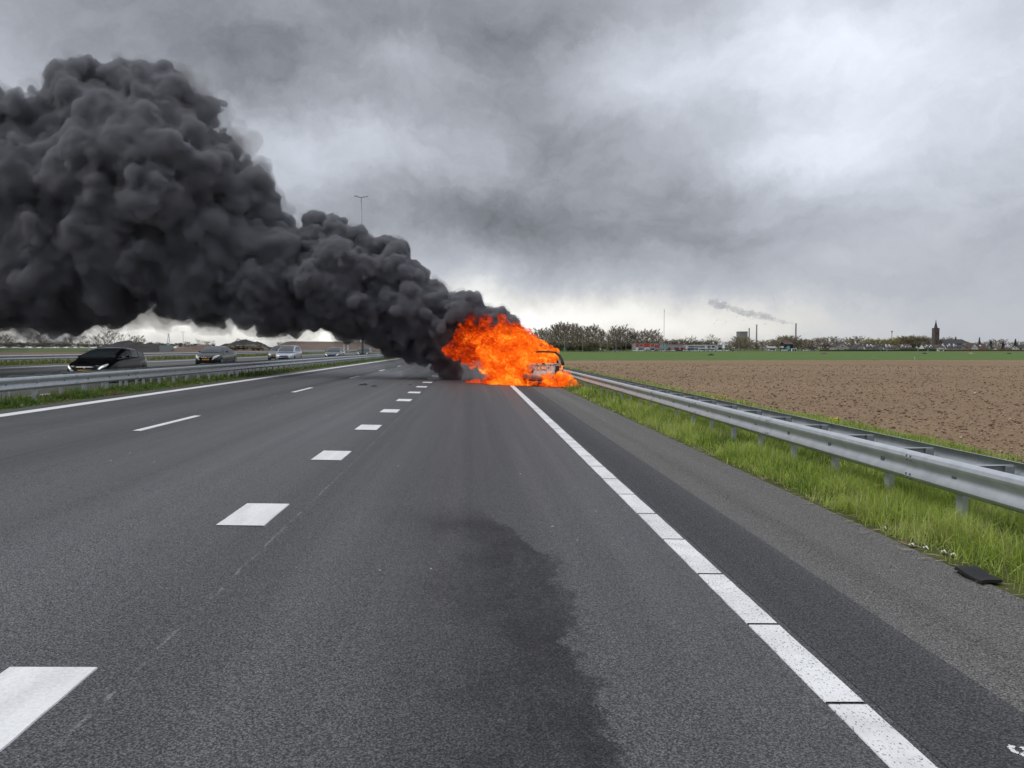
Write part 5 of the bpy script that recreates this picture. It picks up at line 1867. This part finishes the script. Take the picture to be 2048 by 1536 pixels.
# thin lattice mast
p = at(1328.5, 620, 620)
o = tag(empty('radio_mast', (p.x, 620, gz(p.x, 620))), 'very tall thin pale radio mast between the wood and the showrooms', 'mast')
h_ = p.z - o.location.z
for k in range(3):
    a = k * 2.094
    MB().tube([(.32 * math.cos(a), .32 * math.sin(a), 0), (.22 * math.cos(a), .22 * math.sin(a), h_)], .06, 4).build('leg', MAT['mast_white'], o)
MB().tube([(0, 0, h_ - 2), (0, 0, h_ + 1.2)], .12, 5).build('aerial', MAT['mast_white'], o)
m_ = MB()
for k in range(int(h_ / 1.1)):
    a, b2 = (k % 3) * 2.094, ((k + 1) % 3) * 2.094
    m_.tube([(.3 * math.cos(a), .3 * math.sin(a), k * 1.1), (.3 * math.cos(b2), .3 * math.sin(b2), k * 1.1 + 1.1)], .035, 3)
tag(m_.build('bracing', MAT['mast_white'], o), kind='stuff')
p = at(1784, 661, 900)
o = tag(empty('radio_mast', (p.x, 900, gz(p.x, 900))), 'slim distant aerial mast with a thick head left of the church', 'mast')
h_ = p.z - o.location.z
MB().tube([(0, 0, 0), (0, 0, h_)], [.5, .35], 6).build('shaft', MAT['pole_steel'], o)
MB().lathe([(0, h_ - 2.4), (.9, h_ - 2.2), (1.1, h_ - .8), (.3, h_)], (0, 0, 0), 'z', 8).build('head', MAT['pole_steel'], o)

# factory
xm, w_, h_ = frame(1479, 1495.5, 664, 1500)
o = tag(empty('factory', (xm, 1500, gz(xm, 1500))), 'pale square factory block rising over the trees left of the chimneys', 'building')
MB().box(-w_ / 2, w_ / 2, 0, 18, 0, h_).build('wall', MAT['concrete'], o)
MB().box(-w_ / 2 - .4, w_ / 2 + .4, -.4, 18.4, h_, h_ + 1.2).build('roof', MAT['wall_grey'], o)
for k in range(6):
    MB().box(-w_ / 2 + w_ * (k + .35) / 6, -w_ / 2 + w_ * (k + .65) / 6, -.2, 0, h_ * .86, h_ * .96).build('vent', MAT['wall_grey'], o)
for (px, yt, lab, wd) in [(1498.5, 656, 'short concrete chimney beside the pale factory block', 1.25), (1513.5, 649, 'slender concrete chimney standing alone right of the factory block', 1.3), (1592, 646.5, 'concrete chimney with a trail of smoke drifting left from its top', 1.5)]:
    p = at(px, yt, 1500)
    zb = gz(p.x, 1500)
    o = tag(empty('chimney', (p.x, 1500, zb)), lab, 'chimney', 'factory chimneys')
    h_ = p.z - zb
    MB().lathe([(wd * 1.2, 0), (wd, h_ * .6), (wd * .85, h_), (wd * .6, h_), (wd * .6, h_ - 2)], (0, 0, 0), 'z', 14).build('stack', MAT['concrete'], o, smooth=50)
    MB().lathe([(wd * .92, h_ - 3), (wd * .98, h_ - 2.6), (wd * .98, h_ - 1.4), (wd * .9, h_ - 1)], (0, 0, 0), 'z', 14).build('collar', MAT['wall_grey'], o)
PL = [(1591, 645.5, 1.8), (1580, 645, 2.3), (1570, 643.5, 2.8), (1560, 642.5, 3.2), (1550, 639, 3.8), (1540, 635, 4.6), (1528, 631, 5.4), (1516, 630, 5.6), (1504, 627, 5.4), (1492, 627, 4.8), (1482, 623, 5.6), (1472, 619, 5.2), (1462, 616, 4.2), (1448, 611, 6), (1432, 606, 7), (1415, 603, 6.5)]
xs_ = [at(a, b_, 1500) for a, b_, r_ in PL]
PL = [(PL[i][0] + (PL[i + 1][0] - PL[i][0]) * q, PL[i][1] + (PL[i + 1][1] - PL[i][1]) * q + (1.2 if q else 0), PL[i][2] + (PL[i + 1][2] - PL[i][2]) * q) for i in range(len(PL) - 1) for q in (0, .5)]
f4 = Field((min(p.x for p in xs_) - 14, 1480, min(p.z for p in xs_) - 12), (max(p.x for p in xs_) + 6, 1520, max(p.z for p in xs_) + 14), 0.75)
cauliflower(f4, [pb(a, b_, r_, 1500) for a, b_, r_ in PL], 14, 3, 5, (0.35, 0.7), (0.4, 0.6))
f4.rough([(1.5, 0.12, 50), (0.8, 0.3, 51)])
tag(link('chimney_smoke', f4.mesh('chimney_smoke', MAT['smoke_pale'])), 'thin pale smoke trail drifting left from the right-hand chimney', 'smoke')


# houses of the village
def house(label, px0, px1, yridge, Y, wall, roof, gable_front=True, eave=0.5, depth=9, windows=(), dormers=(), skylights=(), chimney=None, cat='house'):
    xm, w_, h_ = frame(px0, px1, yridge, Y)
    o = tag(empty('house', (xm, Y, gz(xm, Y))), label, cat)
    he = h_ * eave
    if gable_front:
        m_ = MB().prism([(-w_ / 2, 0), (w_ / 2, 0), (w_ / 2, he), (0, h_ - .1), (-w_ / 2, he)], 'y', 0, depth)
        m_.build('wall', MAT[wall], o)
        t_ = .22
        k = (h_ - he) / (w_ / 2)
        for s_ in (-1, 1):
            m_ = MB().prism([(0, h_), (0, h_ + t_), (s_ * (w_ / 2 + .35), he - .35 * k + t_), (s_ * (w_ / 2 + .35), he - .35 * k)], 'y', -.3, depth + .3)
            m_.build('roof', MAT[roof], o)
    else:
        MB().prism([(0, 0), (depth, 0), (depth, he), (depth / 2, h_ - .1), (0, he)], 'x', -w_ / 2, w_ / 2).build('wall', MAT[wall], o)
        k = (h_ - he) / (depth / 2)
        for s_ in (-1, 1):
            c_ = depth / 2
            m_ = MB().prism([(c_, h_), (c_, h_ + .22), (c_ + s_ * (c_ + .35), he - .35 * k + .22), (c_ + s_ * (c_ + .35), he - .35 * k)], 'x', -w_ / 2 - .3, w_ / 2 + .3)
            m_.build('roof', MAT[roof], o)
        for u in skylights:
            t_ = 0.62
            y_, z_ = depth / 2 * t_, he + (h_ - he) * t_
            MB().add([(-w_ / 2 + u * w_ - .5, y_ - .5, z_ - .5 * k + .29), (-w_ / 2 + u * w_ + .5, y_ - .5, z_ - .5 * k + .29), (-w_ / 2 + u * w_ + .5, y_ + .4, z_ + .4 * k + .29), (-w_ / 2 + u * w_ - .5, y_ + .4, z_ + .4 * k + .29),
                      (-w_ / 2 + u * w_ - .5, y_ - .5, z_ - .5 * k + .1), (-w_ / 2 + u * w_ + .5, y_ - .5, z_ - .5 * k + .1), (-w_ / 2 + u * w_ + .5, y_ + .4, z_ + .4 * k + .1), (-w_ / 2 + u * w_ - .5, y_ + .4, z_ + .4 * k + .1)],
                     [(0, 1, 2, 3), (0, 4, 5, 1), (1, 5, 6, 2), (2, 6, 7, 3), (3, 7, 4, 0)]).build('skylight', MAT['trim_white'], o)
        for u in dormers:
            xc = -w_ / 2 + u * w_
            d_ = MB().box(xc - 1.15, xc + 1.15, .5, depth / 2, he + .1, he + (h_ - he) * .58).build('dormer', MAT['trim_white'], o)
            MB().box(xc - 1.25, xc + 1.25, .4, depth / 2, he + (h_ - he) * .58, he + (h_ - he) * .58 + .12).build('dormer_roof', MAT['wall_grey'], d_)
            for q in (-.5, .5):
                MB().box(xc + q - .33, xc + q + .33, .45, .5, he + .35, he + (h_ - he) * .45).build('pane', MAT['window_dark'], d_)
    for (u0, u1, v0, v1) in windows:
        f_ = MB().box(-w_ / 2 + u0 * w_, -w_ / 2 + u1 * w_, -.06, 0, v0 * h_, v1 * h_).build('window', MAT['trim_white'], o)
        dx, dz_ = (u1 - u0) * w_ * .12, (v1 - v0) * h_ * .14
        MB().box(-w_ / 2 + u0 * w_ + dx, -w_ / 2 + u1 * w_ - dx, -.09, -.06, v0 * h_ + dz_, v1 * h_ - dz_).build('pane', MAT['window_dark'], f_)
    if chimney is not None:
        xc = -w_ / 2 + chimney * w_
        MB().box(xc - .35, xc + .35, depth * .4, depth * .5, h_ * .8, h_ + 1.0).build('chimney', MAT['brick_brown'], o)
    return o


HY = 600
house('pinkish gabled house with a dark roof, leftmost of the village houses', 1670, 1699, 684.5, HY, 'wall_pink', 'tile_dark', True, .50, 10, [(.40, .62, .44, .60), (.15, .30, .1, .3), (.62, .8, .1, .3)], chimney=.3)
house('low white garage wing right of the pinkish gabled house', 1700, 1713, 695, HY, 'wall_white', 'tile_dark', False, .6, 6, [(.2, .6, .1, .5)], cat='garage')
house('grey gable house end left of the first house with white dormers', 1713, 1731, 689, HY + 3, 'wall_grey', 'tile_dark', True, .55, 10, [(.35, .6, .35, .55)])
house('dark-roofed house with two white dormers and skylights, first of its kind from the left', 1731, 1755, 686.5, HY, 'wall_white', 'tile_dark', False, .36, 9, [(.1, .3, .06, .28), (.55, .85, .06, .28)], (.28, .72), (.3, .6), .9)
house('grey gabled house between the first and second houses with dormers', 1755, 1769, 690, HY + 2, 'wall_grey', 'tile_dark', True, .55, 10, [(.35, .65, .35, .55)])
house('dark-roofed house with white dormers behind the pale lamp post, second of its kind', 1769, 1788, 687, HY, 'wall_white', 'tile_dark', False, .36, 9, [(.1, .4, .06, .28)], (.35, .8), (.35, .7))
house('house with a wide grey gable and brown roof left of the dense rounded trees', 1790, 1802, 691, HY + 2, 'wall_grey', 'tile_brown', True, .5, 9, [(.3, .6, .3, .5)])
house('long low house with white upper windows left of the church', 1802, 1824, 688, HY, 'wall_grey', 'tile_brown', False, .4, 9, [(.1, .3, .08, .3)], (.2, .6, .88), (.3,))
house('house with bright white dormers directly left of the church tower foot', 1850, 1871, 688, HY, 'wall_white', 'tile_dark', False, .36, 9, [(.1, .3, .06, .28)], (.2, .62), (.35, .75))
house('brown house below the church tower with a grey gable', 1872, 1890, 690, HY + 2, 'wall_grey', 'tile_brown', True, .5, 9, [(.3, .6, .3, .5)], chimney=.6)
house('broad dark-roofed house with two large white dormers right of the church tower', 1893, 1919, 685, HY, 'wall_white', 'slate', False, .34, 10, [(.1, .35, .04, .24), (.6, .85, .04, .24)], (.25, .72), (.4, .75))
house('grey gable end right of the house with two large dormers', 1919, 1934, 690, HY + 2, 'wall_grey', 'slate', True, .5, 9, [(.3, .6, .3, .5)])
house('cream thatched roof house left of the white triangular gable', 1932, 1944, 687, HY + 6, 'wall_pink', 'thatch', False, .3, 9, [(.3, .6, .06, .24)])
house('white triangular gable house with two small dark windows', 1940, 1959, 686.5, HY, 'wall_white', 'tile_brown', True, .16, 10, [(.36, .46, .36, .52), (.54, .64, .36, .52)])
house('brown-roofed house with one bright skylight right of the white triangular gable', 1956, 1976, 688, HY + 6, 'wall_pink', 'tile_brown', False, .3, 9, [(.6, .85, .04, .24)], (), (.45,))
house('low white house between the conifers at the right', 1996, 2024, 695, HY, 'wall_white', 'tile_brown', False, .5, 7, [(.1, .25, .1, .35), (.7, .85, .1, .35)])
house('white house cut by the right border', 2037, 2056, 690, HY, 'wall_white', 'tile_dark', False, .5, 8, [(.1, .4, .2, .5)])
house('white carport with open front under the church tower', 1876, 1889, 697, HY - 8, 'wall_white', 'wall_grey', False, .8, 4, [(.2, .8, .0, .6)], cat='carport')
house('black timber building with a red upper part behind the blue sign', 1570, 1586, 684, 588, 'soil_dark', 'tile_brown', False, .75, 9, [(.1, .3, .2, .4)], cat='building')
house('white house among the trees below the right-hand chimney', 1618, 1634, 692, 640, 'wall_white', 'tile_brown', True, .6, 8, [(.4, .6, .3, .5)])
house('low flat grey filling-station canopy with a dark front left of the blue sign', 1536, 1553, 694, 590, 'wall_grey', 'wall_white', False, .86, 8, [(.05, .95, .05, .6)], cat='building')
xm, w_, h_ = frame(1574, 1580, 691.5, 570)
o = tag(empty('sign_board', (xm, 570, gz(xm, 570))), 'turquoise blue advertising sign in front of the black building', 'sign')
MB().box(-w_ / 2, w_ / 2, 0, .3, .8, h_).build('board', MAT['sign_blue'], o)
for s_ in (-1, 1):
    MB().box(s_ * w_ * .4 - .08, s_ * w_ * .4 + .08, .05, .2, 0, .8).build('post', MAT['trim_white'], o)
for q in (.4, .7):
    MB().box(-w_ * .3, w_ * .2, -.04, 0, h_ * q, h_ * (q + .08)).build('stripe', MAT['trim_white'], o)
xm, w_, h_ = frame(1562, 1567.5, 692.5, 572)
o = tag(empty('sign_board', (xm, 572, gz(xm, 572))), 'white box-shaped sign on a pole left of the turquoise sign', 'sign')
MB().box(-w_ / 2, w_ / 2, 0, .4, h_ - 1.2, h_).build('board', MAT['trim_white'], o)
MB().box(-.1, .1, .1, .3, 0, h_ - 1.2).build('post', MAT['wall_grey'], o)
xm, w_, h_ = frame(1584, 1594, 697, 572)
o = tag(empty('bus_shelter', (xm, 572, gz(xm, 572))), 'white portal frame with dark openings right of the turquoise sign', 'shelter')
MB().box(-w_ / 2, w_ / 2, 0, 2, h_ - .35, h_).build('roof', MAT['trim_white'], o)
for q in (-.48, -.05, .44):
    MB().box(w_ * q, w_ * q + .3, 0, 1.9, 0, h_ - .35).build('post', MAT['trim_white'], o)
MB().box(-w_ / 2 + .3, w_ / 2 - .3, 1.9, 2.0, 0, h_ - .35).build('back_wall', MAT['window_dark'], o)

# church
cx_, cw_, ch_ = frame(1869.8, 1879.2, 657, 640)
o = tag(empty('church', (cx_, 640, gz(cx_, 640))), 'brown brick church with a pointed slate spire and long nave', 'church')
MB().box(-cw_ / 2, cw_ / 2, 0, cw_, 0, ch_).build('tower', MAT['brick_church'], o)
sp = at(1874.5, 640, 640).z - o.location.z
for s_ in (-1, 1):
    MB().prism([(s_ * cw_ * .5, 0), (s_ * cw_ * .56, 0), (s_ * cw_ * .54, ch_ * .5), (s_ * cw_ * .5, ch_ * .62)], 'y', 0.02, .8).build('buttress', MAT['brick_church'], o)
    MB().prism([(s_ * cw_ * .2 - .35, ch_ * .70), (s_ * cw_ * .2 + .35, ch_ * .70), (s_ * cw_ * .2 + .35, ch_ * .82), (s_ * cw_ * .2, ch_ * .87), (s_ * cw_ * .2 - .35, ch_ * .82)], 'y', -.08, .0).build('belfry_opening', MAT['window_dark'], o)
MB().prism([(-.3, ch_ * .3), (.3, ch_ * .3), (.3, ch_ * .45), (0, ch_ * .5), (-.3, ch_ * .45)], 'y', -.08, .0).build('window', MAT['window_dark'], o)
MB().box(-cw_ * .53, cw_ * .53, -.12, cw_ + .12, ch_, ch_ + .4).build('parapet', MAT['brick_church'], o)
MB().lathe([(cw_ * .43, ch_ + .4), (cw_ * .31, ch_ + (sp - ch_) * .16), (cw_ * .15, ch_ + (sp - ch_) * .6), (.1, sp - .2), (.05, sp + .8)], (0, cw_ / 2, 0), 'z', 8).build('spire', MAT['slate'], o)
MB().lathe([(0, sp - .9), (.34, sp - .6), (.34, sp - .35), (0, sp)], (0, cw_ / 2, 0), 'z', 8).build('finial_ball', MAT['soot'], o)
MB().tube([(0, cw_ / 2, sp), (0, cw_ / 2, sp + 1.4)], .06, 4).build('cross_post', MAT['soot'], o)
a, b_ = at(1882, 678.5, 650), at(1938, 678.5, 650)
zr_ = a.z - o.location.z
n0, n1_ = a.x - cx_, b_.x - cx_
MB().box(n0, n1_ - 2, 5, 17, 0, zr_ * .62).build('nave', MAT['brick_church'], o)
MB().add([(n0, 4.6, zr_ * .62), (n1_ - 1.6, 4.6, zr_ * .62), (n1_ - 1.6, 17.4, zr_ * .62), (n0, 17.4, zr_ * .62), (n0, 11, zr_), (n1_ - 6, 11, zr_)],
         [(0, 1, 5, 4), (1, 2, 5), (2, 3, 4, 5), (3, 0, 4), (0, 3, 2, 1)]).build('nave_roof', MAT['tile_dark'], o)
tx = at(1913, 676, 650).x - cx_
MB().lathe([(.7, zr_ - .3), (.55, zr_ + .9), (.75, zr_ + 1.0), (.06, zr_ + 2.6)], (tx, 11, 0), 'z', 8).build('ridge_turret', MAT['slate'], o)


# hedges
def hedge(px0, px1, ytop, Y, mat, label, seed):
    a, b_ = at(px0, ytop, Y), at(px1, ytop, Y)
    xm = (a.x + b_.x) / 2
    z0 = gz(xm, Y) - .1
    w_ = b_.x - a.x
    h_ = a.z - z0
    n_ = max(10, int(w_ / .6))
    m_ = MB()

    def f(u, v):
        x = a.x + u * w_
        th = v * math.pi
        r_ = 0.8 + .35 * math.sin(x * 2.1 + seed) * math.sin(x * .73 + 1) + random.uniform(-.12, .12)
        return (x, Y - math.cos(th) * 1.1 * r_, z0 + h_ * (0.9 + .10 * r_ + random.uniform(-.06, .06)) * math.sin(th) ** .6)
    m_.grid(f, n_, 8)
    tag(m_.build('hedge', MAT[mat], None), label, 'hedge')


hedge(1640, 1690, 699.5, 575, 'hedge_green', 'dark green hedge in front of the pinkish gabled house', 1)
hedge(1690, 1760, 698.5, 575, 'hedge_green', 'dark green hedge in front of the first house with white dormers', 2)
hedge(1764, 1800, 699, 577, 'hedge_green', 'dark hedge in front of the second house with white dormers', 3)
hedge(1800, 1872, 697.5, 578, 'hedge_green', 'long dark garden hedge below the clump of trees left of the church', 4)
hedge(1890, 1972, 698.5, 575, 'hedge_brown', 'reddish brown beech hedge in front of the white triangular gable', 5)
hedge(1972, 2056, 699, 575, 'hedge_brown', 'reddish brown hedge running to the right border', 6)
hedge(1330, 1372, 700.5, 566, 'hedge_green', 'low clipped hedge in front of the hall with red doors', 7)


# parked cars far away
def small_car(px, py, Y, mat, label, group, L=4.3, H=1.45, rz=R(90)):
    p = at(px, py, Y)
    z0 = gz(p.x, Y)
    m_ = MB()
    b_ = .62 * H
    m_.prism([(0, .22), (L, .22), (L, b_ * .9), (L - .3, b_), (.9, b_), (.05, b_ * .82)], 'x', -.85, .85, 0)
    m_.prism([(.95, b_), (1.65, H - .06), (2.0, H), (L - 1.0, H), (L - .25, b_)], 'x', -.72, .72, 1)
    m_.prism([(1.55, H - .02), (2.0, H + .02), (L - 1.0, H + .02), (L - .8, H - .04)], 'x', -.70, .70, 0)
    for y in (.8, L - .8):
        for s_ in (-1, 1):
            m_.lathe([(0, -.1), (.31, -.1), (.31, .1), (0, .1)], (s_ * .80, y, .31), 'x', 10, 2)
    o = m_.build('car', [MAT[mat], MAT['car_glass'], MAT['tyre']])
    o.location = (p.x - math.sin(rz) * -L / 2, Y, z0)
    o.rotation_euler = (0, 0, rz)
    return tag(o, label, 'car', group)


pbr('paint_white', (0.70, 0.71, 0.72), 0.35, 0, 0, coat=.6)
pbr('paint_blue', (0.04, 0.07, 0.14), 0.35, 0.2, 0, coat=.6)
gr = 'parked cars in front of the showrooms'
for k, (px, mat) in enumerate([(1284, 'paint_white'), (1296, 'paint_silver'), (1305, 'paint_white'), (1316, 'paint_grey'), (1326, 'paint_white'), (1336, 'paint_silver'), (1347, 'paint_white'), (1357, 'paint_blue'), (1372, 'paint_white'), (1381, 'paint_silver'),
                               (1391, 'paint_white'), (1402, 'paint_white'), (1411, 'paint_silver'), (1419, 'paint_white'), (1427, 'paint_white'), (1440, 'paint_white')]):
    where = ('in front of the red and white building' if px < 1320 else 'in front of the hall with red doors' if px < 1372 else 'in front of the white showroom' if px < 1432 else 'in front of the blue-grey building')
    nm = {'paint_white': 'white', 'paint_silver': 'silver', 'paint_grey': 'grey', 'paint_blue': 'dark blue'}[mat]
    small_car(px, 701, random.uniform(555, 566), mat, 'small %s car parked %s' % (nm, where), gr, rz=R(90) if k % 3 else R(20))
small_car(1453, 701, 560, 'paint_white', 'white van parked at the right of the blue-grey building', None, 4.6, 1.9)
small_car(1462, 701, 566, 'paint_grey', 'grey car parked below the olive trees right of the showrooms', None)
small_car(1270, 701, 556, 'paint_white', 'small white car parked left of the red and white building', None, rz=R(10))
small_car(1234, 701, 450, 'paint_silver', 'silver car beside the lamp post between the two woods', None)
small_car(1569, 702, 566, 'paint_white', 'white van parked left of the turquoise sign', None, 4.6, 2.0)
small_car(1543, 702, 570, 'paint_white', 'white car parked under the flat filling-station canopy', None)
small_car(1612, 702, 575, 'paint_white', 'white car parked below the right-hand chimney', None)
small_car(1625, 702, 585, 'paint_silver', 'silver car parked beside the white house among the trees', None)
# white posts and lamp in front of the village
for (px, yt, lab) in [(1774, 688, 'pale lamp post in front of the second house with white dormers'), (1836, 697, 'short pale post in front of the long dark hedge, left of two'), (1856, 697, 'short pale post in front of the long dark hedge, right of two')]:
    p = at(px, yt, 560)
    zb = gz(p.x, 560)
    o = tag(empty('lamp_post', (p.x, 560, zb)), lab, 'post')
    MB().tube([(0, 0, 0), (0, 0, p.z - zb)], [.12, .08], 6).build('shaft', MAT['wall_white'], o)
    MB().box(-.25, .25, -.15, .15, p.z - zb, p.z - zb + .18).build('cap', MAT['wall_grey'], o)
# things lying in the green field
for (px, py, w_, mat, lab) in [(1422, 711, .9, 'soil_dark', 'dark low trough lying in the green field below the white showroom'), (1648, 708.5, 1.0, 'soil_brown', 'brown heap with a pale top lying in the green field'),
                               (1849, 708, .9, 'hedge_green', 'dark green tuft in the field below the church'), (1942, 707.5, .7, 'rubble_pale', 'pale patch of stalks in the field below the white triangular gable'), (2018, 708, .8, 'hedge_green', 'dark green tuft in the field near the right border')]:
    Y = FPX * 2.5 / (py - 696)
    p = at(px, py, Y)
    m_ = MB().grid(lambda u, v: (p.x + (u * 2 - 1) * w_ * (1.4 if mat != 'rubble_pale' else 1.6), Y + (v * 2 - 1) * .8, gz(p.x, Y) - .05 + .75 * w_ * max(0, 1 - (u * 2 - 1) ** 2) * max(0, 1 - (v * 2 - 1) ** 2) * random.uniform(.7, 1.1)), 10, 6)
    tag(m_.build('field_heap', MAT[mat]), lab, 'heap')
p = at(1829, 713.5, 160)
o = tag(empty('marker_stake', (p.x, 160, gz(p.x, 160))), 'thin white marker stake at the edge of the ploughed field', 'stake')
MB().tube([(0.12, 0, 0), (-.02, 0, p.z - gz(p.x, 160))], [.05, .04], 5).build('shaft', MAT['trim_white'], o)

# ------------------------------------------------------------------ small things on and beside the road
m_ = MB()
P4 = [(1906, 1143), (1944, 1139), (2001, 1167), (1962, 1170)]
W_ = [Vector((p.x, p.y, 0)) for p in (ground_hit(a, b_) for a, b_ in P4)]


def mat_pt(u, v, dz):
    a = W_[0].lerp(W_[1], u)
    b2 = W_[3].lerp(W_[2], u)
    p = a.lerp(b2, v)
    x, y = p.x + .012 * math.sin(7 * v + 2), p.y + .012 * math.sin(5 * u)
    return (x, y, gz(x) + 0.012 + .013 * math.sin(6 * v) + dz)


m_.grid(lambda u, v: mat_pt(u, v, .022), 14, 14)
nv = len(m_.v)
m_.grid(lambda u, v: mat_pt(u, v, 0), 14, 14)
ring = [i for i in range(15)] + [15 * j + 14 for j in range(1, 15)] + [14 * 15 + i for i in range(13, -1, -1)] + [15 * j for j in range(13, 0, -1)]
m_.f += [(ring[i], ring[(i + 1) % len(ring)], ring[(i + 1) % len(ring)] + nv, ring[i] + nv) for i in range(len(ring))]
m_.mi += [0] * len(ring)
tag(m_.build('rubber_mat', MAT['rubber'], None, smooth=50), 'black wavy slab of rubber lying where the shoulder meets the grass', 'rubber mat')
for (px, py, s_, lab) in [(726, 770, .17, 'dark twisted piece of debris on the middle lane, left of three'), (748, 773, .12, 'flat dark scrap of debris on the middle lane, middle of three'), (820, 769.5, .08, 'small dark scrap of debris beside the block marking, right of three')]:
    p = ground_hit(px, py)
    Y = p.y
    m_ = MB().grid(lambda u, v: (p.x + (u - .5) * 2 * s_, Y + (v - .5) * s_ * 1.4, gz(p.x) + .01 + .16 * s_ * (1 + math.sin(7 * u + 3 * v)) * math.sin(math.pi * u) * random.uniform(.6, 1.3)), 9, 5)
    tag(m_.build('debris', MAT['soot']), lab, 'debris', 'debris on the empty lanes')
# yellow flowering plants behind the right barrier
for (px, py, n_, lab) in [(1437, 793, 16, 'yellow flowering plant in the grass behind the right barrier'), (1679, 838, 4, 'few yellow flowers in the grass behind the barrier, nearer the camera')]:
    Y = 20.5 if n_ > 5 else 12.5
    p = at(px, py, Y)
    zb = gz(p.x) - .02
    o = tag(empty('flowering_plant', (p.x, Y, zb)), lab, 'plant')
    st_, fl_ = MB(), MB()
    for k in range(n_):
        dx, dy, h_ = random.gauss(0, .13), random.gauss(0, .10), (p.z - zb) * random.uniform(.75, 1.08)
        st_.tube([(dx * .3, dy * .3, 0), (dx, dy, h_)], [.006, .004], 3)
        for q in range(4):
            c_ = Vector((dx + random.gauss(0, .018), dy + random.gauss(0, .018), h_ + random.gauss(0, .018)))
            r_ = random.uniform(.010, .018)
            fl_.add([c_ + Vector(v) * r_ for v in [(1, 0, 0), (-1, 0, 0), (0, 1, 0), (0, -1, 0), (0, 0, 1), (0, 0, -1)]], [(0, 2, 4), (2, 1, 4), (1, 3, 4), (3, 0, 4), (2, 0, 5), (1, 2, 5), (3, 1, 5), (0, 3, 5)])
    st_.build('stem', MAT['hedge_green'], o)
    fl_.build('flower', MAT['flower_yellow'], o)
